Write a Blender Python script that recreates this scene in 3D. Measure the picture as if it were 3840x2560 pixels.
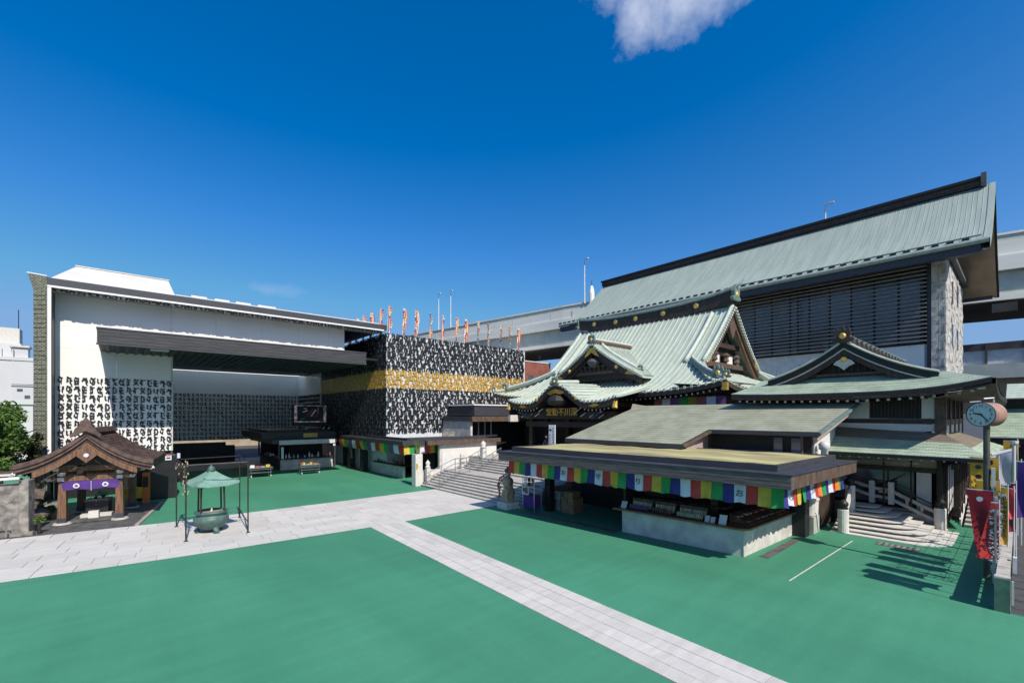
import bpy, math, random
from mathutils import Vector
R = math.radians
sc = bpy.context.scene
for o in list(bpy.data.objects): bpy.data.objects.remove(o)
COL = sc.collection
# ---------------------------------------------------------------- camera
cd = bpy.data.cameras.new('camera'); cam = bpy.data.objects.new('camera', cd); COL.objects.link(cam)
sc.camera = cam
cd.sensor_width = 36; cd.lens = 36*1676/3840; cd.shift_y = 276/3840; cd.clip_start = .1; cd.clip_end = 3000
cam.location = (0, 0, 5); cam.rotation_euler = (R(90), 0, R(48.73-90))
# ---------------------------------------------------------------- sky and sun
SUN = Vector((-.14, -.98, 1.0)).normalized()
w = bpy.data.worlds.new('World'); sc.world = w; w.use_nodes = True
nt = w.node_tree; N = nt.nodes; L = nt.links
bg = N['Background']; bg.inputs[1].default_value = .15
sky = N.new('ShaderNodeTexSky'); sky.sky_type = 'NISHITA'; sky.sun_disc = False
sky.sun_elevation = math.asin(SUN.z); sky.sun_rotation = math.atan2(SUN.x, SUN.y)
sky.altitude = 0; sky.air_density = .85; sky.dust_density = 2.6; sky.ozone_density = 3.2
hs = N.new('ShaderNodeHueSaturation'); hs.inputs['Saturation'].default_value = 1.285; hs.inputs['Value'].default_value = 1.0
tn = N.new('ShaderNodeMixRGB'); tn.blend_type = 'MULTIPLY'; tn.inputs[0].default_value = 1; tn.inputs[2].default_value = (.84, .94, 1.04, 1); L.new(sky.outputs[0], tn.inputs[1]); L.new(tn.outputs[0], hs.inputs['Color'])
tc0 = N.new('ShaderNodeTexCoord'); sx = N.new('ShaderNodeSeparateXYZ'); L.new(tc0.outputs['Generated'], sx.inputs[0]); sm_ = N.new('ShaderNodeMapRange'); sm_.inputs[1].default_value = .05; sm_.inputs[2].default_value = .62; sm_.inputs[3].default_value = 1.16; sm_.inputs[4].default_value = 1.40; L.new(sx.outputs['Z'], sm_.inputs[0]); L.new(sm_.outputs[0], hs.inputs['Saturation'])   # haze greys the sky towards the horizon
# one fair-weather cloud and faint wisps, laid on the sky by direction
tc = N.new('ShaderNodeTexCoord'); no = N.new('ShaderNodeTexNoise'); no.inputs['Scale'].default_value = 9; no.inputs['Detail'].default_value = 9; no.inputs['Roughness'].default_value = .62
L.new(tc.outputs['Generated'], no.inputs['Vector'])
def cloud(c, s, gain, thr):
    d = Vector(c).normalized()
    sub = N.new('ShaderNodeVectorMath'); sub.operation = 'SUBTRACT'; sub.inputs[1].default_value = d; L.new(tc.outputs['Generated'], sub.inputs[0])
    mp = N.new('ShaderNodeMapping'); mp.inputs['Rotation'].default_value = (0, 0, R(41.27)); L.new(sub.outputs[0], mp.inputs[0])
    dv = N.new('ShaderNodeVectorMath'); dv.operation = 'DIVIDE'; dv.inputs[1].default_value = s; L.new(mp.outputs[0], dv.inputs[0])
    ln = N.new('ShaderNodeVectorMath'); ln.operation = 'LENGTH'; L.new(dv.outputs[0], ln.inputs[0])
    m = N.new('ShaderNodeMath'); m.operation = 'MULTIPLY_ADD'; m.inputs[1].default_value = -1.0; m.inputs[2].default_value = 1.0; L.new(ln.outputs['Value'], m.inputs[0])
    a = N.new('ShaderNodeMath'); a.operation = 'MULTIPLY_ADD'; a.inputs[1].default_value = 1.9; L.new(no.outputs['Fac'], a.inputs[0]); L.new(m.outputs[0], a.inputs[2])
    r = N.new('ShaderNodeMapRange'); r.inputs[1].default_value = thr; r.inputs[2].default_value = thr+.65; r.inputs[3].default_value = 0; r.inputs[4].default_value = gain
    L.new(a.outputs[0], r.inputs[0]); return r.outputs[0]
def raydir(px, py):
    a = (px-1920)/1676; b = (1556-py)/1676; F = (math.cos(R(48.73)), math.sin(R(48.73)))
    return (F[0]+F[1]*a, F[1]-F[0]*a, b)
c1 = cloud(raydir(2560, -90), (.20, .20, .075), .8, 1.2); c3 = cloud(raydir(2385, 40), (.06, .06, .09), .8, 1.2)
c2 = cloud(raydir(1010, 1085), (.09, .09, .025), .3, 1.45)
mx = N.new('ShaderNodeMath'); mx.operation = 'MAXIMUM'; m3_ = N.new('ShaderNodeMath'); m3_.operation = 'MAXIMUM'; L.new(c1, m3_.inputs[0]); L.new(c3, m3_.inputs[1]); L.new(m3_.outputs[0], mx.inputs[0]); L.new(c2, mx.inputs[1])
mix = N.new('ShaderNodeMixRGB'); mix.inputs[2].default_value = (3.2, 3.6, 4.6, 1); L.new(mx.outputs[0], mix.inputs[0]); hz = N.new('ShaderNodeMixRGB'); hz.blend_type = 'DARKEN'; hz.inputs[0].default_value = .85; hz.inputs[2].default_value = (1.2, 2.15, 3.75, 1); L.new(hs.outputs[0], hz.inputs[1]); L.new(hz.outputs[0], mix.inputs[1])
L.new(mix.outputs[0], bg.inputs[0])
sd = bpy.data.lights.new('sun', 'SUN'); sd.energy = 4.3; sd.angle = R(.5); sd.color = (1, .935, .84)
so = bpy.data.objects.new('sun', sd); COL.objects.link(so); so.rotation_euler = (-SUN).to_track_quat('-Z', 'Y').to_euler(); so.location = (0, -20, 40)
sc.view_settings.view_transform = 'Standard'; sc.view_settings.look = 'None'; sc.view_settings.exposure = .3; sc.view_settings.gamma = 1
# ---------------------------------------------------------------- materials
MT = {}
def mat(n, col, rough=.6, var=.12, scale=2., bump=.0, metal=0., col2=None, obj=0., coords='pos', stretch=(1, 1, 1), emit=0, spec=.5, detail=5, brick=None):
    """procedural material: noise mixes two colours, optional per-object shade and bump"""
    m = bpy.data.materials.new(n); m.use_nodes = True; t = m.node_tree; n_ = t.nodes; l = t.links
    b = n_['Principled BSDF']; b.inputs['Roughness'].default_value = rough; b.inputs['Metallic'].default_value = metal
    b.inputs['Specular IOR Level'].default_value = spec
    g = n_.new('ShaderNodeNewGeometry'); mp = n_.new('ShaderNodeMapping'); mp.inputs['Scale'].default_value = stretch
    l.new(g.outputs['Position'], mp.inputs[0])
    z = n_.new('ShaderNodeTexNoise'); z.inputs['Scale'].default_value = scale; z.inputs['Detail'].default_value = detail; l.new(mp.outputs[0], z.inputs['Vector'])
    if col2 is None: col2 = tuple(max(0, c*(1-2*var)) for c in col)
    rp = n_.new('ShaderNodeMapRange'); rp.inputs[1].default_value = .34; rp.inputs[2].default_value = .66; l.new(z.outputs['Fac'], rp.inputs[0])
    mx = n_.new('ShaderNodeMixRGB'); mx.inputs[1].default_value = (*col2, 1); mx.inputs[2].default_value = (*col, 1); l.new(rp.outputs[0], mx.inputs[0])
    out = mx.outputs[0]
    if brick:
        bk = n_.new('ShaderNodeTexBrick'); bk.inputs['Scale'].default_value = brick[0]; bk.inputs['Mortar Size'].default_value = brick[1]
        bk.inputs['Color1'].default_value = (1, 1, 1, 1); bk.inputs['Color2'].default_value = (brick[2],)*3+(1,); bk.inputs['Mortar'].default_value = (brick[3],)*3+(1,)
        bm = n_.new('ShaderNodeMapping'); bm.inputs['Rotation'].default_value = brick[4]; bm.inputs['Scale'].default_value = brick[5]
        l.new(g.outputs['Position'], bm.inputs[0]); l.new(bm.outputs[0], bk.inputs['Vector'])
        m2 = n_.new('ShaderNodeMixRGB'); m2.blend_type = 'MULTIPLY'; m2.inputs[0].default_value = 1; l.new(out, m2.inputs[1]); l.new(bk.outputs['Color'], m2.inputs[2]); out = m2.outputs[0]
    if obj:
        oi = n_.new('ShaderNodeObjectInfo'); q = n_.new('ShaderNodeMapRange'); q.inputs[3].default_value = 1-obj; q.inputs[4].default_value = 1+obj*.6; l.new(oi.outputs['Random'], q.inputs[0])
        m3 = n_.new('ShaderNodeVectorMath'); m3.operation = 'SCALE'; l.new(out, m3.inputs[0]); l.new(q.outputs[0], m3.inputs['Scale']); out = m3.outputs[0]
    l.new(out, b.inputs['Base Color'])
    if emit: l.new(out, b.inputs['Emission Color']); b.inputs['Emission Strength'].default_value = emit
    if bump:
        z2 = n_.new('ShaderNodeTexNoise'); z2.inputs['Scale'].default_value = scale*6; z2.inputs['Detail'].default_value = 4; l.new(mp.outputs[0], z2.inputs['Vector'])
        bp = n_.new('ShaderNodeBump'); bp.inputs['Strength'].default_value = bump; bp.inputs['Distance'].default_value = .03; l.new(z2.outputs['Fac'], bp.inputs['Height']); l.new(bp.outputs[0], b.inputs['Normal'])
    MT[n] = m; return m
mat('green', (.062, .245, .146), .7, col2=(.051, .218, .129), scale=.55, stretch=(1, .3, 1), spec=.25, bump=.10, detail=11)
g_ = MT['green'].node_tree; b_ = g_.nodes['Principled BSDF']; src = b_.inputs['Base Color'].links[0].from_socket   # scuffs, faded lanes and roller marks in the coating
geo = g_.nodes.new('ShaderNodeNewGeometry')
for sc_, st_, lo, hi, a_, d_ in ((.10, (1, 1, 1), .35, .65, .89, 1.07), (1.0, (.25, 2.2, 1), .4, .75, .96, 1.07), (9., (1, 1, 1), .55, .8, 1.0, 1.12), (.9, (3.2, .12, 1), .45, .7, 1.01, .98)):
    mp_ = g_.nodes.new('ShaderNodeMapping'); mp_.inputs['Scale'].default_value = st_; g_.links.new(geo.outputs['Position'], mp_.inputs[0])
    nz = g_.nodes.new('ShaderNodeTexNoise'); nz.inputs['Scale'].default_value = sc_; nz.inputs['Detail'].default_value = 8; g_.links.new(mp_.outputs[0], nz.inputs['Vector'])
    mr_ = g_.nodes.new('ShaderNodeMapRange'); mr_.inputs[1].default_value = lo; mr_.inputs[2].default_value = hi; mr_.inputs[3].default_value = a_; mr_.inputs[4].default_value = d_; g_.links.new(nz.outputs['Fac'], mr_.inputs[0])
    vm = g_.nodes.new('ShaderNodeVectorMath'); vm.operation = 'SCALE'; g_.links.new(src, vm.inputs[0]); g_.links.new(mr_.outputs[0], vm.inputs['Scale']); src = vm.outputs[0]
g_.links.new(src, b_.inputs['Base Color'])
mat('asphalt', (.07, .07, .075), .9, .2, 3, .2)
mat('granite', (.575, .545, .505), .8, col2=(.50, .475, .44), scale=1.6, obj=.09, spec=.2, bump=.1, stretch=(1, 3, 1))
mat('mortar', (.47, .45, .42), .9)
mat('stone', (.50, .465, .42), .85, .15, 4, .25, obj=.08, spec=.2)
mat('newstone', (.63, .60, .55), .8, .08, 5, .15, spec=.2)
mat('darkstone', (.12, .12, .12), .6, .25, 3, .2)
mat('oldwall', (.33, .30, .27), .95, .3, 3.5, .5, spec=.1)
mat('white', (.82, .80, .765), .35, .03, .6)
mat('cream', (.68, .65, .60), .6, .05, .5)
mat('charcoal', (.055, .057, .070), .5, .2, 6, .1, stretch=(.25, .25, 5))
mat('stallfascia', (.15, .122, .118), .6, .3, 5, .25, stretch=(.3, .3, 6))
mat('charfascia', (.056, .057, .064), .6, .3, 5, .25, stretch=(.3, .3, 6))
mat('black', (.012, .012, .014), .5, .2, 3)
mat('ink', (.016, .017, .020), .45, .2, 3)
mat('gold', (.78, .50, .10), .35, .2, 8, metal=.6)
mat('goldglyph', (.75, .46, .09), .35, .2, 5, metal=.25)
mat('goldpaint', (.90, .52, .07), .45, .1, 6)
mat('brass', (.85, .60, .16), .4, .25, 9, metal=.35)
mat('silver', (.62, .63, .65), .45, .08, 2)
mat('glasswhite', (.82, .86, .84), .25, .03, .5)
mat('tilegreen', (.34, .35, .26), .8, .25, 9, .5, brick=(3.2, .06, .75, .35, (R(90), 0, 0), (1, 1, 1)))
mat('copper', (.455, .515, .44), .6, col2=(.36, .42, .355), scale=1.2, stretch=(.4, 2.2, .4), spec=.3, detail=8)
mat('coppercap', (.51, .56, .485), .55, .09, 3, spec=.3, obj=.1)
mat('copperdark', (.16, .24, .22), .6, .2, 4)
mat('copperbig', (.325, .38, .345), .6, col2=(.26, .31, .28), scale=.9, stretch=(.25, 3, .25), spec=.3, detail=8, bump=.05)
mat('copperold', (.42, .50, .385), .7, col2=(.30, .37, .275), scale=1.3, spec=.2, detail=9, brick=(2.4, .022, .88, .62, (0, 0, R(90)), (1, 1, 1)))
mat('coppermoss', (.38, .385, .29), .75, col2=(.285, .29, .205), scale=1.1, spec=.2, detail=9, brick=(2.2, .02, .9, .72, (0, 0, R(90)), (1, 1, 1)))
mat('copperbrown', (.245, .21, .165), .7, col2=(.20, .165, .13), scale=.9, spec=.2, detail=7, brick=(2.2, .02, .9, .7, (0, 0, R(90)), (1, 1, 1)))
mat('moss', (.50, .47, .22), .95, col2=(.25, .20, .12), scale=.55, spec=.1, detail=9, bump=.6, stretch=(2.2, .45, 1))
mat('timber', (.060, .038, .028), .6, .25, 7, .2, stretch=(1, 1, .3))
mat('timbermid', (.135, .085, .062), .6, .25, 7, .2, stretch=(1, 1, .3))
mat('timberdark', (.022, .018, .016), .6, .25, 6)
mat('cedar', (.22, .112, .062), .6, .3, 6, .2, stretch=(3, 3, .3))
mat('cedarroof', (.135, .080, .064), .55, .3, 4, .2, stretch=(1, .3, 1))
mat('plaster', (.68, .655, .62), .8, .05, 2)
mat('concrete', (.62, .58, .53), .85, .15, 2.2, .1, detail=8)
mat('pinkstone', (.40, .31, .28), .8, .12, 4)
mat('graniterough', (.58, .56, .53), .9, .2, 3, .9, detail=9, spec=.15, obj=.12)
mat('window', (.20, .20, .26), .08, .3, .3, spec=.8, obj=.25)
mat('windowlit', (.26, .26, .21), .2, .2, .6, spec=.6, obj=.2)
mat('louvre', (.28, .27, .26), .45, .15, 3)
mat('steel', (.45, .45, .46), .3, .1, 4, metal=.85)
mat('darksteel', (.055, .045, .038), .5, .2, 5, metal=.4)
mat('bronze', (.085, .155, .135), .5, col2=(.05, .10, .085), scale=6, spec=.5, bump=.15)
mat('bronzeroof', (.20, .345, .28), .6, .12, 3)
mat('ash', (.36, .28, .22), .95, .2, 9, .4)
mat('purple', (.085, .03, .23), .75, .15, 3)
mat('red', (.52, .045, .035), .7, .12, 3); mat('brightred', (.72, .055, .05), .7, .1, 3); mat('banneryellow', (.78, .43, .03), .7, .1, 3); mat('darkred', (.34, .012, .028), .75, .15, 3)
mat('yellow', (.62, .43, .05), .7, .12, 3); mat('flaggreen', (.02, .30, .075), .7, .12, 3)
mat('blue', (.035, .03, .22), .7, .15, 3); mat('clothwhite', (.62, .63, .70), .75, .06, 3)
mat('orange', (.75, .20, .04), .7, .12, 3)
mat('flagorange', (.85, .30, .07), .7); mat('flagwhite', (.80, .79, .76), .7); mat('flagred', (.75, .09, .06), .7); mat('flagyellow', (.85, .60, .08), .7); mat('flagblue', (.07, .07, .36), .7)
mat('muteviolet', (.16, .08, .21), .75, .12, 3); mat('muterose', (.36, .10, .10), .75, .12, 3); mat('muteolive', (.33, .28, .03), .75, .12, 3)
mat('carton', (.30, .19, .10), .85, .15, 4); mat('counter', (.26, .12, .05), .45, .25, 5, stretch=(1, 1, 6))
mat('goods1', (.42, .40, .36), .6, .2, 8, obj=.5); mat('goods2', (.20, .085, .05), .6, .3, 6, obj=.5); mat('goods3', (.55, .52, .33), .6, .2, 9, obj=.3)
mat('bark', (.075, .05, .035), .9, .3, 9, .5)
mat('leaf', (.105, .18, .035), .6, col2=(.04, .09, .015), scale=1.3, obj=.0, spec=.3)
mat('leafdark', (.045, .055, .020), .6, col2=(.03, .03, .012), scale=2.3, spec=.3)
mat('pineleaf', (.14, .17, .035), .6, col2=(.05, .085, .015), scale=2.5, spec=.3)
mat('rock', (.17, .135, .115), .9, .4, 3, .8)
mat('viaduct', (.74, .73, .67), .8, col2=(.64, .645, .60), scale=.35, spec=.2, stretch=(1, .3, 2))
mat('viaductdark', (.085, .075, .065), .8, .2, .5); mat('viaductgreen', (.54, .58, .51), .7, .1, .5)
mat('brickred', (.30, .105, .075), .85, .15, 1, brick=(3., .02, .85, .8, (R(90), 0, R(0)), (1, 1, 1)))
mat('farwhite', (.55, .555, .56), .7, .04, .3); mat('farglass', (.10, .12, .14), .25, .2, .5)
mat('cranered', (.5, .08, .06), .6)
mat('brownpole', (.09, .085, .07), .6, .2, 5); mat('clockface', (.62, .66, .62), .4, .05, 4); mat('clockside', (.40, .23, .17), .5, .15, 4)
mat('skin', (.55, .33, .24), .6, .05); mat('hair', (.02, .015, .012), .6)
mat('navy', (.03, .035, .07), .8, .2); mat('signwhite', (.72, .73, .75), .6, .03); mat('paintedgreen', (.11, .20, .14), .6, .2, 4)
mat('beige', (.40, .32, .22), .85, .15, .7); mat('gilt', (.30, .19, .10), .5, col2=(.5, .42, .34), scale=7, bump=.9, metal=.2)
mat('screen', (.20, .17, .18), .3, col2=(.008, .012, .016), scale=2.6, emit=.8, detail=3)
# ---------------------------------------------------------------- mesh helpers
W = {}
class MB:
    def __init__(s, xf=None): s.v = []; s.f = []; s.mi = []; s.xf = xf; s.cur = 0
    def face(s, *pts):
        b = len(s.v); s.v += [tuple(p) for p in pts]; s.f.append(tuple(range(b, b+len(pts)))); s.mi.append(s.cur); return s
    def hexa(s, p):           # 8 points: bottom 4 (ccw), top 4
        b = len(s.v); s.v += [tuple(q) for q in p]
        for f in ((3, 2, 1, 0), (4, 5, 6, 7), (0, 1, 5, 4), (1, 2, 6, 5), (2, 3, 7, 6), (3, 0, 4, 7)): s.f.append(tuple(b+i for i in f)); s.mi.append(s.cur)
        return s
    def box(s, x0, y0, z0, x1, y1, z1):
        x0, x1 = min(x0, x1), max(x0, x1); y0, y1 = min(y0, y1), max(y0, y1); z0, z1 = min(z0, z1), max(z0, z1)
        return s.hexa([(x0, y0, z0), (x1, y0, z0), (x1, y1, z0), (x0, y1, z0), (x0, y0, z1), (x1, y0, z1), (x1, y1, z1), (x0, y1, z1)])
    def beam(s, a, b, w, h, up=(0, 0, 1)):   # rectangular bar from a to b
        a = Vector(a); b = Vector(b); d = (b-a).normalized(); u = Vector(up)
        if abs(d.dot(u)) > .99: u = Vector((1, 0, 0))
        r = d.cross(u).normalized()*w/2; u = r.cross(d).normalized()*h/2
        return s.hexa([a-r-u, a+r-u, b+r-u, b-r-u, a-r+u, a+r+u, b+r+u, b-r+u])
    def grid(s, rows, flip=False, close=False):
        b = len(s.v); n = len(rows[0])
        for r in rows: s.v += [tuple(p) for p in r]
        for i in range(len(rows)-1):
            for j in range(n if close else n-1):
                k = (j+1) % n; q = (b+i*n+j, b+i*n+k, b+(i+1)*n+k, b+(i+1)*n+j)
                s.f.append(q[::-1] if flip else q); s.mi.append(s.cur)
        return s
    def slab(s, rows, t):     # grid given thickness t downwards
        n = len(rows[0]); b = len(s.v); s.grid(rows); lo = [[(p[0], p[1], p[2]-t) for p in r] for r in rows]; c = len(s.v); s.grid(lo, True)
        m = len(rows)
        edge = [(0, j) for j in range(n)]+[(i, n-1) for i in range(1, m)]+[(m-1, j) for j in range(n-2, -1, -1)]+[(i, 0) for i in range(m-2, 0, -1)]
        for k in range(len(edge)):
            i, j = edge[k]; p, q = edge[(k+1) % len(edge)]
            s.f.append((b+p*n+q, b+i*n+j, c+i*n+j, c+p*n+q)); s.mi.append(s.cur)
        return s
    def tube(s, pts, r, n=8, cap=True):
        pts = [Vector(p) for p in pts]; rows = []
        for i, p in enumerate(pts):
            d = (pts[min(i+1, len(pts)-1)]-pts[max(i-1, 0)]).normalized(); u = Vector((0, 0, 1)) if abs(d.z) < .9 else Vector((1, 0, 0))
            a = d.cross(u).normalized(); c = a.cross(d); rr = r[i] if isinstance(r, (list, tuple)) else r
            rows.append([p+(a*math.cos(2*math.pi*k/n)+c*math.sin(2*math.pi*k/n))*rr for k in range(n)])
        b = len(s.v); s.grid(rows, False, True)
        if cap:
            s.f.append(tuple(range(b, b+n))); s.mi.append(s.cur); e = b+(len(pts)-1)*n; s.f.append(tuple(range(e+n-1, e-1, -1))); s.mi.append(s.cur)
        return s
    def lathe(s, prof, c=(0, 0, 0), n=20):
        rows = [[(c[0]+r*math.cos(2*math.pi*k/n), c[1]+r*math.sin(2*math.pi*k/n), c[2]+z) for k in range(n)] for r, z in prof]
        b = len(s.v); s.grid(rows, False, True); s.f.append(tuple(range(b+n-1, b-1, -1))); s.mi.append(s.cur)
        e = b+(len(prof)-1)*n; s.f.append(tuple(range(e, e+n))); s.mi.append(s.cur); return s
    def prism(s, poly, ax, a, b):   # 2-D outline extruded along axis ax ('x','y','z') from a to b
        def P(u, v, t): return {'x': (t, u, v), 'y': (u, t, v), 'z': (u, v, t)}[ax]
        n = len(poly); k = len(s.v); s.v += [P(u, v, a) for u, v in poly]+[P(u, v, b) for u, v in poly]
        s.f.append(tuple(range(k, k+n))); s.f.append(tuple(range(k+2*n-1, k+n-1, -1))); s.mi += [s.cur]*2
        for i in range(n):
            j = (i+1) % n; s.f.append((k+j, k+i, k+n+i, k+n+j)); s.mi.append(s.cur)
        return s
    def ball(s, c, r, n=8, sz=1.):
        prof = [(max(.001, r*math.sin(math.pi*i/n)), -r*sz*math.cos(math.pi*i/n)) for i in range(n+1)]
        return s.lathe(prof, c, n+4)
    def mesh(s, name, mats, smooth=False, org=Vector((0, 0, 0)), fix=True):
        m = bpy.data.meshes.new(name); vs = [s.xf(*p) for p in s.v] if s.xf else s.v
        m.from_pydata([Vector(p)-org for p in vs], [], s.f)
        for k in (mats if isinstance(mats, (list, tuple)) else [mats]): m.materials.append(MT[k])
        if s.cur or any(s.mi): m.polygons.foreach_set('material_index', s.mi)
        if fix and len(s.f) < 6000:
            import bmesh; bm = bmesh.new(); bm.from_mesh(m); bmesh.ops.recalc_face_normals(bm, faces=bm.faces); bm.to_mesh(m); bm.free()
        if smooth: m.polygons.foreach_set('use_smooth', [True]*len(m.polygons))
        m.update(); return m
    def build(s, name, mats, parent=None, smooth=False, org=None, fix=True, kind=None, bevel=0):
        vs = [s.xf(*p) for p in s.v] if s.xf else s.v
        if org is None:
            xs = [p[0] for p in vs]; ys = [p[1] for p in vs]; zs = [p[2] for p in vs]
            org = Vector(((min(xs)+max(xs))/2, (min(ys)+max(ys))/2, min(zs)))
        o = bpy.data.objects.new(name, s.mesh(name, mats, smooth, Vector(org), fix)); COL.objects.link(o); put(o, org, parent)
        if kind: o['kind'] = kind
        if bevel:
            b = o.modifiers.new('bevel', 'BEVEL'); b.width = bevel; b.segments = 2; b.limit_method = 'ANGLE'
        return o
def put(o, org, parent=None):
    org = Vector(org); W[o.name] = org; o.parent = parent; o.location = org-(W[parent.name] if parent else Vector((0, 0, 0)))
def thing(name, label, cat, loc, group=None):
    o = bpy.data.objects.new(name, None); COL.objects.link(o); put(o, loc); o.empty_display_size = .3
    return tag(o, label, cat, group)
def tag(o, label, cat, group=None):
    o['label'] = label; o['category'] = cat
    if group: o['group'] = group
    return o
def inst(name, mesh, loc, parent=None, scale=(1, 1, 1), rot=(0, 0, 0)):
    o = bpy.data.objects.new(name, mesh); COL.objects.link(o); put(o, loc, parent); o.scale = scale; o.rotation_euler = rot; return o
def bx(name, m, parent, *c, **k): return MB(k.pop('xf', None)).box(*c).build(name, m, parent, **k)
def txt(s, size, m, loc, rot, parent, name='lettering', ext=.006, align='CENTER'):
    c = bpy.data.curves.new(name, 'FONT'); c.body = s; c.size = size; c.extrude = ext; c.align_x = align; c.align_y = 'CENTER'
    o = bpy.data.objects.new(name, c); COL.objects.link(o); bpy.context.view_layer.update()
    me = bpy.data.meshes.new_from_object(o.evaluated_get(bpy.context.evaluated_depsgraph_get())); bpy.data.objects.remove(o)
    me.materials.clear(); me.materials.append(MT[m]); q = bpy.data.objects.new(name, me); COL.objects.link(q); put(q, loc, parent); q.rotation_euler = rot; return q
def lerp(a, b, t): return a+(b-a)*t
def pl(pts, x):
    for (a, b), (c, d) in zip(pts, pts[1:]):
        if x <= c: return lerp(b, d, (x-a)/(c-a))
    return pts[-1][1]
random.seed(7); rnd = random.uniform
ON = ['first', 'second', 'third', 'fourth', 'fifth', 'sixth', 'seventh', 'eighth', 'ninth', 'tenth', 'eleventh', 'twelfth', 'thirteenth', 'fourteenth', 'fifteenth', 'sixteenth', 'seventeenth', 'eighteenth', 'nineteenth', 'twentieth']
# ================================================================ ground and paving
def struct(o): o['kind'] = 'structure'; return o
struct(MB().face((-700, -700, -.02), (700, -700, -.02), (700, 700, -.02), (-700, 700, -.02)).build('ground', 'asphalt', org=(0, 0, 0)))
struct(MB().face((-14, -8, 0), (16.95, -8, 0), (16.95, .22, 0), (30, .22, 0), (30, 46, 0), (16.4, 46, 0), (16.4, 60, 0), (-14, 60, 0)).build('courtyard', 'green', org=(0, 0, 0)))
LOW = [(-13, 21.3), (-2.69, 20.11), (1.05, 19.65), (8.4, 19.17), (14.8, 19.15), (16.5, 19.15)]
UPP = [(-13, 28.1), (-3.6, 26.93), (1.39, 26.17), (9.96, 25.99), (16.5, 26.06)]
sm = MB().box(-.5, -.5, 0, .5, .5, .014).mesh('paving_stone', 'granite')
def path_base(name, rows, z=.004): return struct(MB().grid(rows).build(name, 'mortar', org=(0, 0, 0)))
xs = [-13, -3, 1.2, 5, 8.4, 12, 15.98]
wp = path_base('stone_path', [[(x, pl(LOW, x), .004) for x in xs], [(x, pl(UPP, x), .004) for x in xs]])
def stone(parent, x, y, w, d, rz=0): inst('paving_stone', sm, (x, y, .006+rnd(0, .004)), parent, (w-.012, d-.012, 1), (0, 0, rz))
NR = 9
for r in range(NR):
    x = -12.9-rnd(0, .8)
    while x < 15.9:
        w_ = rnd(.95, 1.35)
        if x+w_ > 15.6: w_ = 15.96-x
        c = x+w_/2; d = (pl(UPP, c)-pl(LOW, c))/NR; an = (pl(LOW, c+.5)-pl(LOW, c-.5))
        stone(wp, c, pl(LOW, c)+d*(r+.5), w_, d, an); x += w_
nl = lambda y: lerp(7.63, 8.4, (y)/19.17); nr = lambda y: lerp(9.24, 10.07, y/19.17)
ys_ = [-6, 19.15]
npth = path_base('approach_path', [[(nr(y), y, .004) for y in ys_], [(nl(y), y, .004) for y in ys_]])
for c in range(4):
    y = -6-rnd(0, .7)
    while y < 19.1:
        l_ = rnd(.9, 1.35)
        if y+l_ > 18.7: l_ = 19.13-y
        m = y+l_/2; d = (nr(m)-nl(m))/4; stone(npth, nl(m)+d*(c+.5), m, d, l_, R(-2.4)); y += l_
# road strip markings and drains in the painted court
struct(bx('drain_strip', 'darkstone', None, 17.0, 5.82, .004, 20.4, 6.12, .009))
struct(MB().beam((15.19, 4.62, .006), (21.92, 4.43, .006), .035, .006).build('ground_seam', 'newstone'))
dr = struct(bx('drain_cover', 'darkstone', None, 22.0, 2.45, .003, 22.55, 3.75, .008))
for i in range(7): bx('grate_bar', 'darkstone' if False else 'oldwall', dr, 22.03, 2.5+i*.18, .006, 22.52, 2.6+i*.18, .014)
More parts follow.
